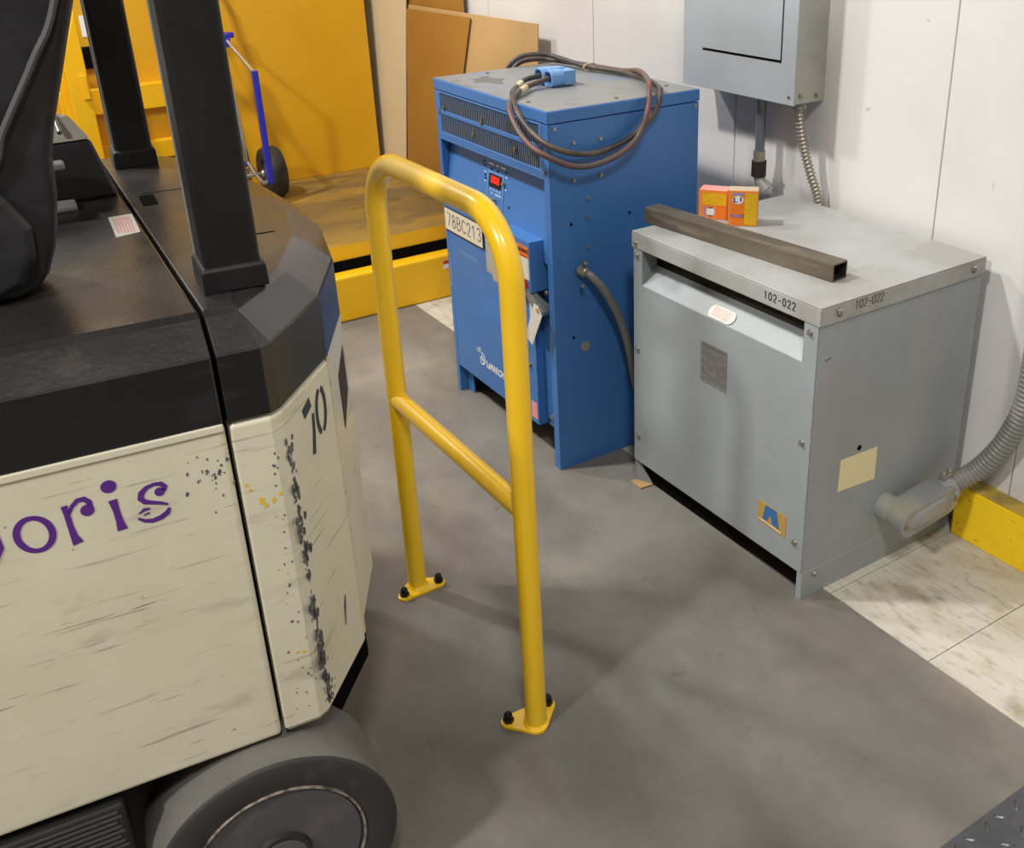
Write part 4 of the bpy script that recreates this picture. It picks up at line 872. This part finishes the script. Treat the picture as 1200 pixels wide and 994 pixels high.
# number on the chamfered corner
A0, A1 = Vector((0.006,0.010,0)), Vector((0.110,0.150,0)); fe = (A1-A0).normalized()
b = MB()
def fac(q, off=0.0009): place2d(b, q, A0, fe, Z, off, 0.0005)
dx = 0.0
for q in ribbon([(0.066,0.926),(0.094,0.934)], 0.018): fac(q)
for q in ribbon([(0.098,0.912),(0.093,0.88),(0.084,0.848)], [0.008,0.010,0.011]): fac(q)
for q in ribbon(ell(0.128,0.902,0.0165,0.036,20,-1.35,1.35,tilt=-0.12), [0.006]+[0.0095]*19+[0.006]): fac(q)
for q in ribbon(ell(0.128,0.902,0.0165,0.036,20,PI-1.35,PI+1.35,tilt=-0.12), [0.006]+[0.0095]*19+[0.006]): fac(q)
obj('stencil_number', b, 'stencil', fk)
# scraped patches along the vertical corner, yellow rubs
b = MB(); random.seed(11)
def blot(mb, o, ux, cx, cy, r, asp=1.6):
    n = 9; k = [random.uniform(.45, 1.1) for _ in range(n)]
    place2d(mb, [(cx + r*k[i]*math.cos(2*PI*i/n), cy + asp*r*k[i]*math.sin(2*PI*i/n)) for i in range(n)], o, ux, Z, 0.0007, 0.0004)
for k in range(190):
    z = random.choice((random.uniform(0.70,0.90), random.uniform(0.60,0.92), random.uniform(0.50,0.62), random.uniform(0.42,0.55)))
    blot(b, A0, fe, random.gauss(0.004, 0.007), z, random.uniform(0.0015, 0.007))
for k in range(40): blot(b, Vector((0,0,0)), X, random.gauss(-0.024, 0.010), random.uniform(0.41, 0.93), random.uniform(0.0006, 0.0022))
for k in range(16): blot(b, A0, fe, 0.018+random.gauss(0,.006), 0.425+random.uniform(-.01,.03), random.uniform(0.001,0.004), 1)
for q in ribbon([(0.105,0.500),(0.112,0.535),(0.118,0.552)], [0.004,0.009,0.004]): place2d(b, q, A0, fe, Z, 0.0007, 0.0004)
for k in range(26): blot(b, Vector((0,0,0)), X, -0.10+random.gauss(0,.014), 0.90+random.gauss(0,.022), random.uniform(0.0008,0.003))
obj('chipped_paint', b, 'chip', fk)['kind'] = 'stuff'
b = MB()
for (cx, cz, r) in ((-0.042,0.838,.006),(-0.038,0.828,.004),(-0.026,0.833,.0045),(-0.060,0.87,.003),(-0.056,0.86,.003),(-0.016,0.842,.004),(-0.02,0.55,.004),(-0.03,0.553,.003)): blot(b, Vector((0,0,0)), X, cx, cz, r, 1.2)
obj('yellow_paint_marks', b, 'rub_yellow', fk)['kind'] = 'stuff'
# wheel
wc = Vector((-1.296, 0.226, 0.197)); wl = MK.inverted() @ wc
ww = thing_w = bpy.data.objects.new('rear_or_unseen_wheel', None); C.objects.link(ww); ww.parent = fk; ww.location = wl
def lathe_y(prof, n=64):
    b = MB(); rings = [[(r*math.cos(2*PI*i/n), d, r*math.sin(2*PI*i/n)) for d, r in prof] for i in range(n)]
    b.loft(rings + [rings[0]], cap=False, closed=False); bmesh.ops.remove_doubles(b.bm, verts=b.bm.verts, dist=1e-6); return b
b = lathe_y([(0.004,0.141),(0.0,0.146),(0.0,0.190),(0.006,0.1965),(0.15,0.1965),(0.156,0.190),(0.156,0.150)]); ty = obj('tyre', b, ['rubber_side', 'rubber'], ww)
for p in ty.data.polygons:
    p.use_smooth = True
    c = p.center; r = math.hypot(c.x, c.z)
    if r > 0.1955: p.material_index = 1
b = lathe_y([(0.004,0.137),(-0.001,0.1385),(-0.001,0.1405),(0.004,0.1425),(0.02,0.143)]); obj('rim_lip', b, 'rim_edge', ww, smooth=True)
b = MB(); b.cyl((0,0.012,0),(0,0.15,0),0.1425,64); b.tube([(0,0.014,0),(0,0.005,0)], [0.1365,0.134], 64); obj('wheel_disc', b, 'rim', ww, bevel=0.002)
b = MB(); b.tube([(0,0.006,0),(0,-0.004,0)], [0.05,0.047], 40); obj('hub_ring', b, 'dark_metal', ww, smooth=True)
b = MB(); b.tube([(0,-0.004,0),(0,-0.006,0)], [0.040,0.036], 40); obj('hub_cap', b, 'rim', ww, smooth=True)
# unseen second wheel and front wheels carry the truck
for (x, y) in ((wl.x, WD-0.22), (-1.15, 0.05), (-1.15, WD-0.2)):
    w2 = bpy.data.objects.new('rear_or_unseen_wheel', None); C.objects.link(w2); w2.parent = fk; w2.location = (x, y, wl.z)
    for ch in list(ww.children): copyp(ch, w2)
# console on the hood
b = MB()
b.loft([[(-0.42,0.72,ZT),(-0.108,0.765,ZT),(-0.108,1.0-0.14,ZT),(-0.42,0.86,ZT)], [(-0.42,0.74,ZT+0.11),(-0.135,0.775,ZT+0.11),(-0.155,0.86,ZT+0.11),(-0.42,0.86,ZT+0.11)]])
cs = obj('console', b, 'pad', fk, bevel=0.006)
b = MB(); b.loft([[(-0.42,0.738,ZT+0.111),(-0.135,0.773,ZT+0.111),(-0.155,0.86,ZT+0.111),(-0.42,0.86,ZT+0.111)], [(-0.42,0.80,ZT+0.145),(-0.162,0.82,ZT+0.150),(-0.175,0.86,ZT+0.150),(-0.42,0.86,ZT+0.150)]])
obj('console_top', b, 'console', cs, bevel=0.005)
b = MB(); b.tube([(-0.185,0.765,ZT+0.130),(-0.190,0.845,ZT+0.164)], 0.0045, 10); obj('grab_bar', b, 'chrome', cs, smooth=True)
b = MB(); b.box(-0.42, -0.19, 0.70, 0.735, ZT+0.075, ZT+0.088); obj('console_shelf', b, 'castgrey', cs, bevel=0.004)
b = MB(); b.box(-0.42, -0.185, 0.69, 0.74, ZT+0.0, ZT+0.012); obj('console_lip', b, 'castgrey', cs, bevel=0.004)
# operator back rest: upright padded shell near left edge
W2L = MK.inverted()
sdv = Vector((0.0918, 0.9958, 0)); nv = Vector((-0.9958, 0.0918, 0)); po = Vector((-1.60, 0.11, 0))
def pd(s, z, d=0.0): return W2L @ (po + sdv*s + Vector((0,0,z)) + nv*d)
out = [(-0.45,1.123),(-0.060,1.123),(-0.025,1.123),(0.000,1.133),(0.015,1.150),(0.030,1.185),(0.038,1.21),(0.049,1.263),(0.054,1.318),(0.065,1.357),(0.095,1.44),(0.124,1.522),(0.22,1.80),(0.26,2.0),(-0.2,2.0),(-0.45,1.9)]
b = MB(); b.loft([[pd(s-0.006,z,0) for s, z in out], [pd(s,z,0.02) for s, z in out], [pd(s,z,0.10) for s, z in out], [pd(s-0.01,z,0.13) for s, z in out]])
bk = obj('operator_backrest', b, 'pad', fk, bevel=0.008, seg=3)
b = MB(); b.tube(catmull([pd(-0.30,1.21,-0.006), pd(-0.12,1.24,-0.006), pd(-0.023,1.314,-0.008), pd(0.001,1.361,-0.008), pd(0.058,1.451,-0.008), pd(0.100,1.526,-0.006), pd(0.17,1.75,-0.004), pd(0.2,1.95,-0.004)], 6), 0.005, 8); obj('seam_piping', b, 'piping', bk, smooth=True)
b = MB(); b.loft([[pd(s,z,d) for s, z in ((-0.30,1.130),(-0.068,1.130),(-0.020,1.150),(0.004,1.185),(0.008,1.23),(-0.02,1.285),(-0.06,1.29),(-0.30,1.25))] for d in (-0.03, 0.002)]); obj('lower_bolster', b, 'pad', bk, bevel=0.014, seg=4)
b = MB(); b.loft([[pd(s,z,d) for s, z in ((-0.35,1.40),(-0.10,1.40),(-0.03,1.52),(0.01,1.70),(0.01,1.95),(-0.35,1.85))] for d in (-0.02, 0.002)]); obj('upper_cushion', b, 'pad', bk, bevel=0.012, seg=4)
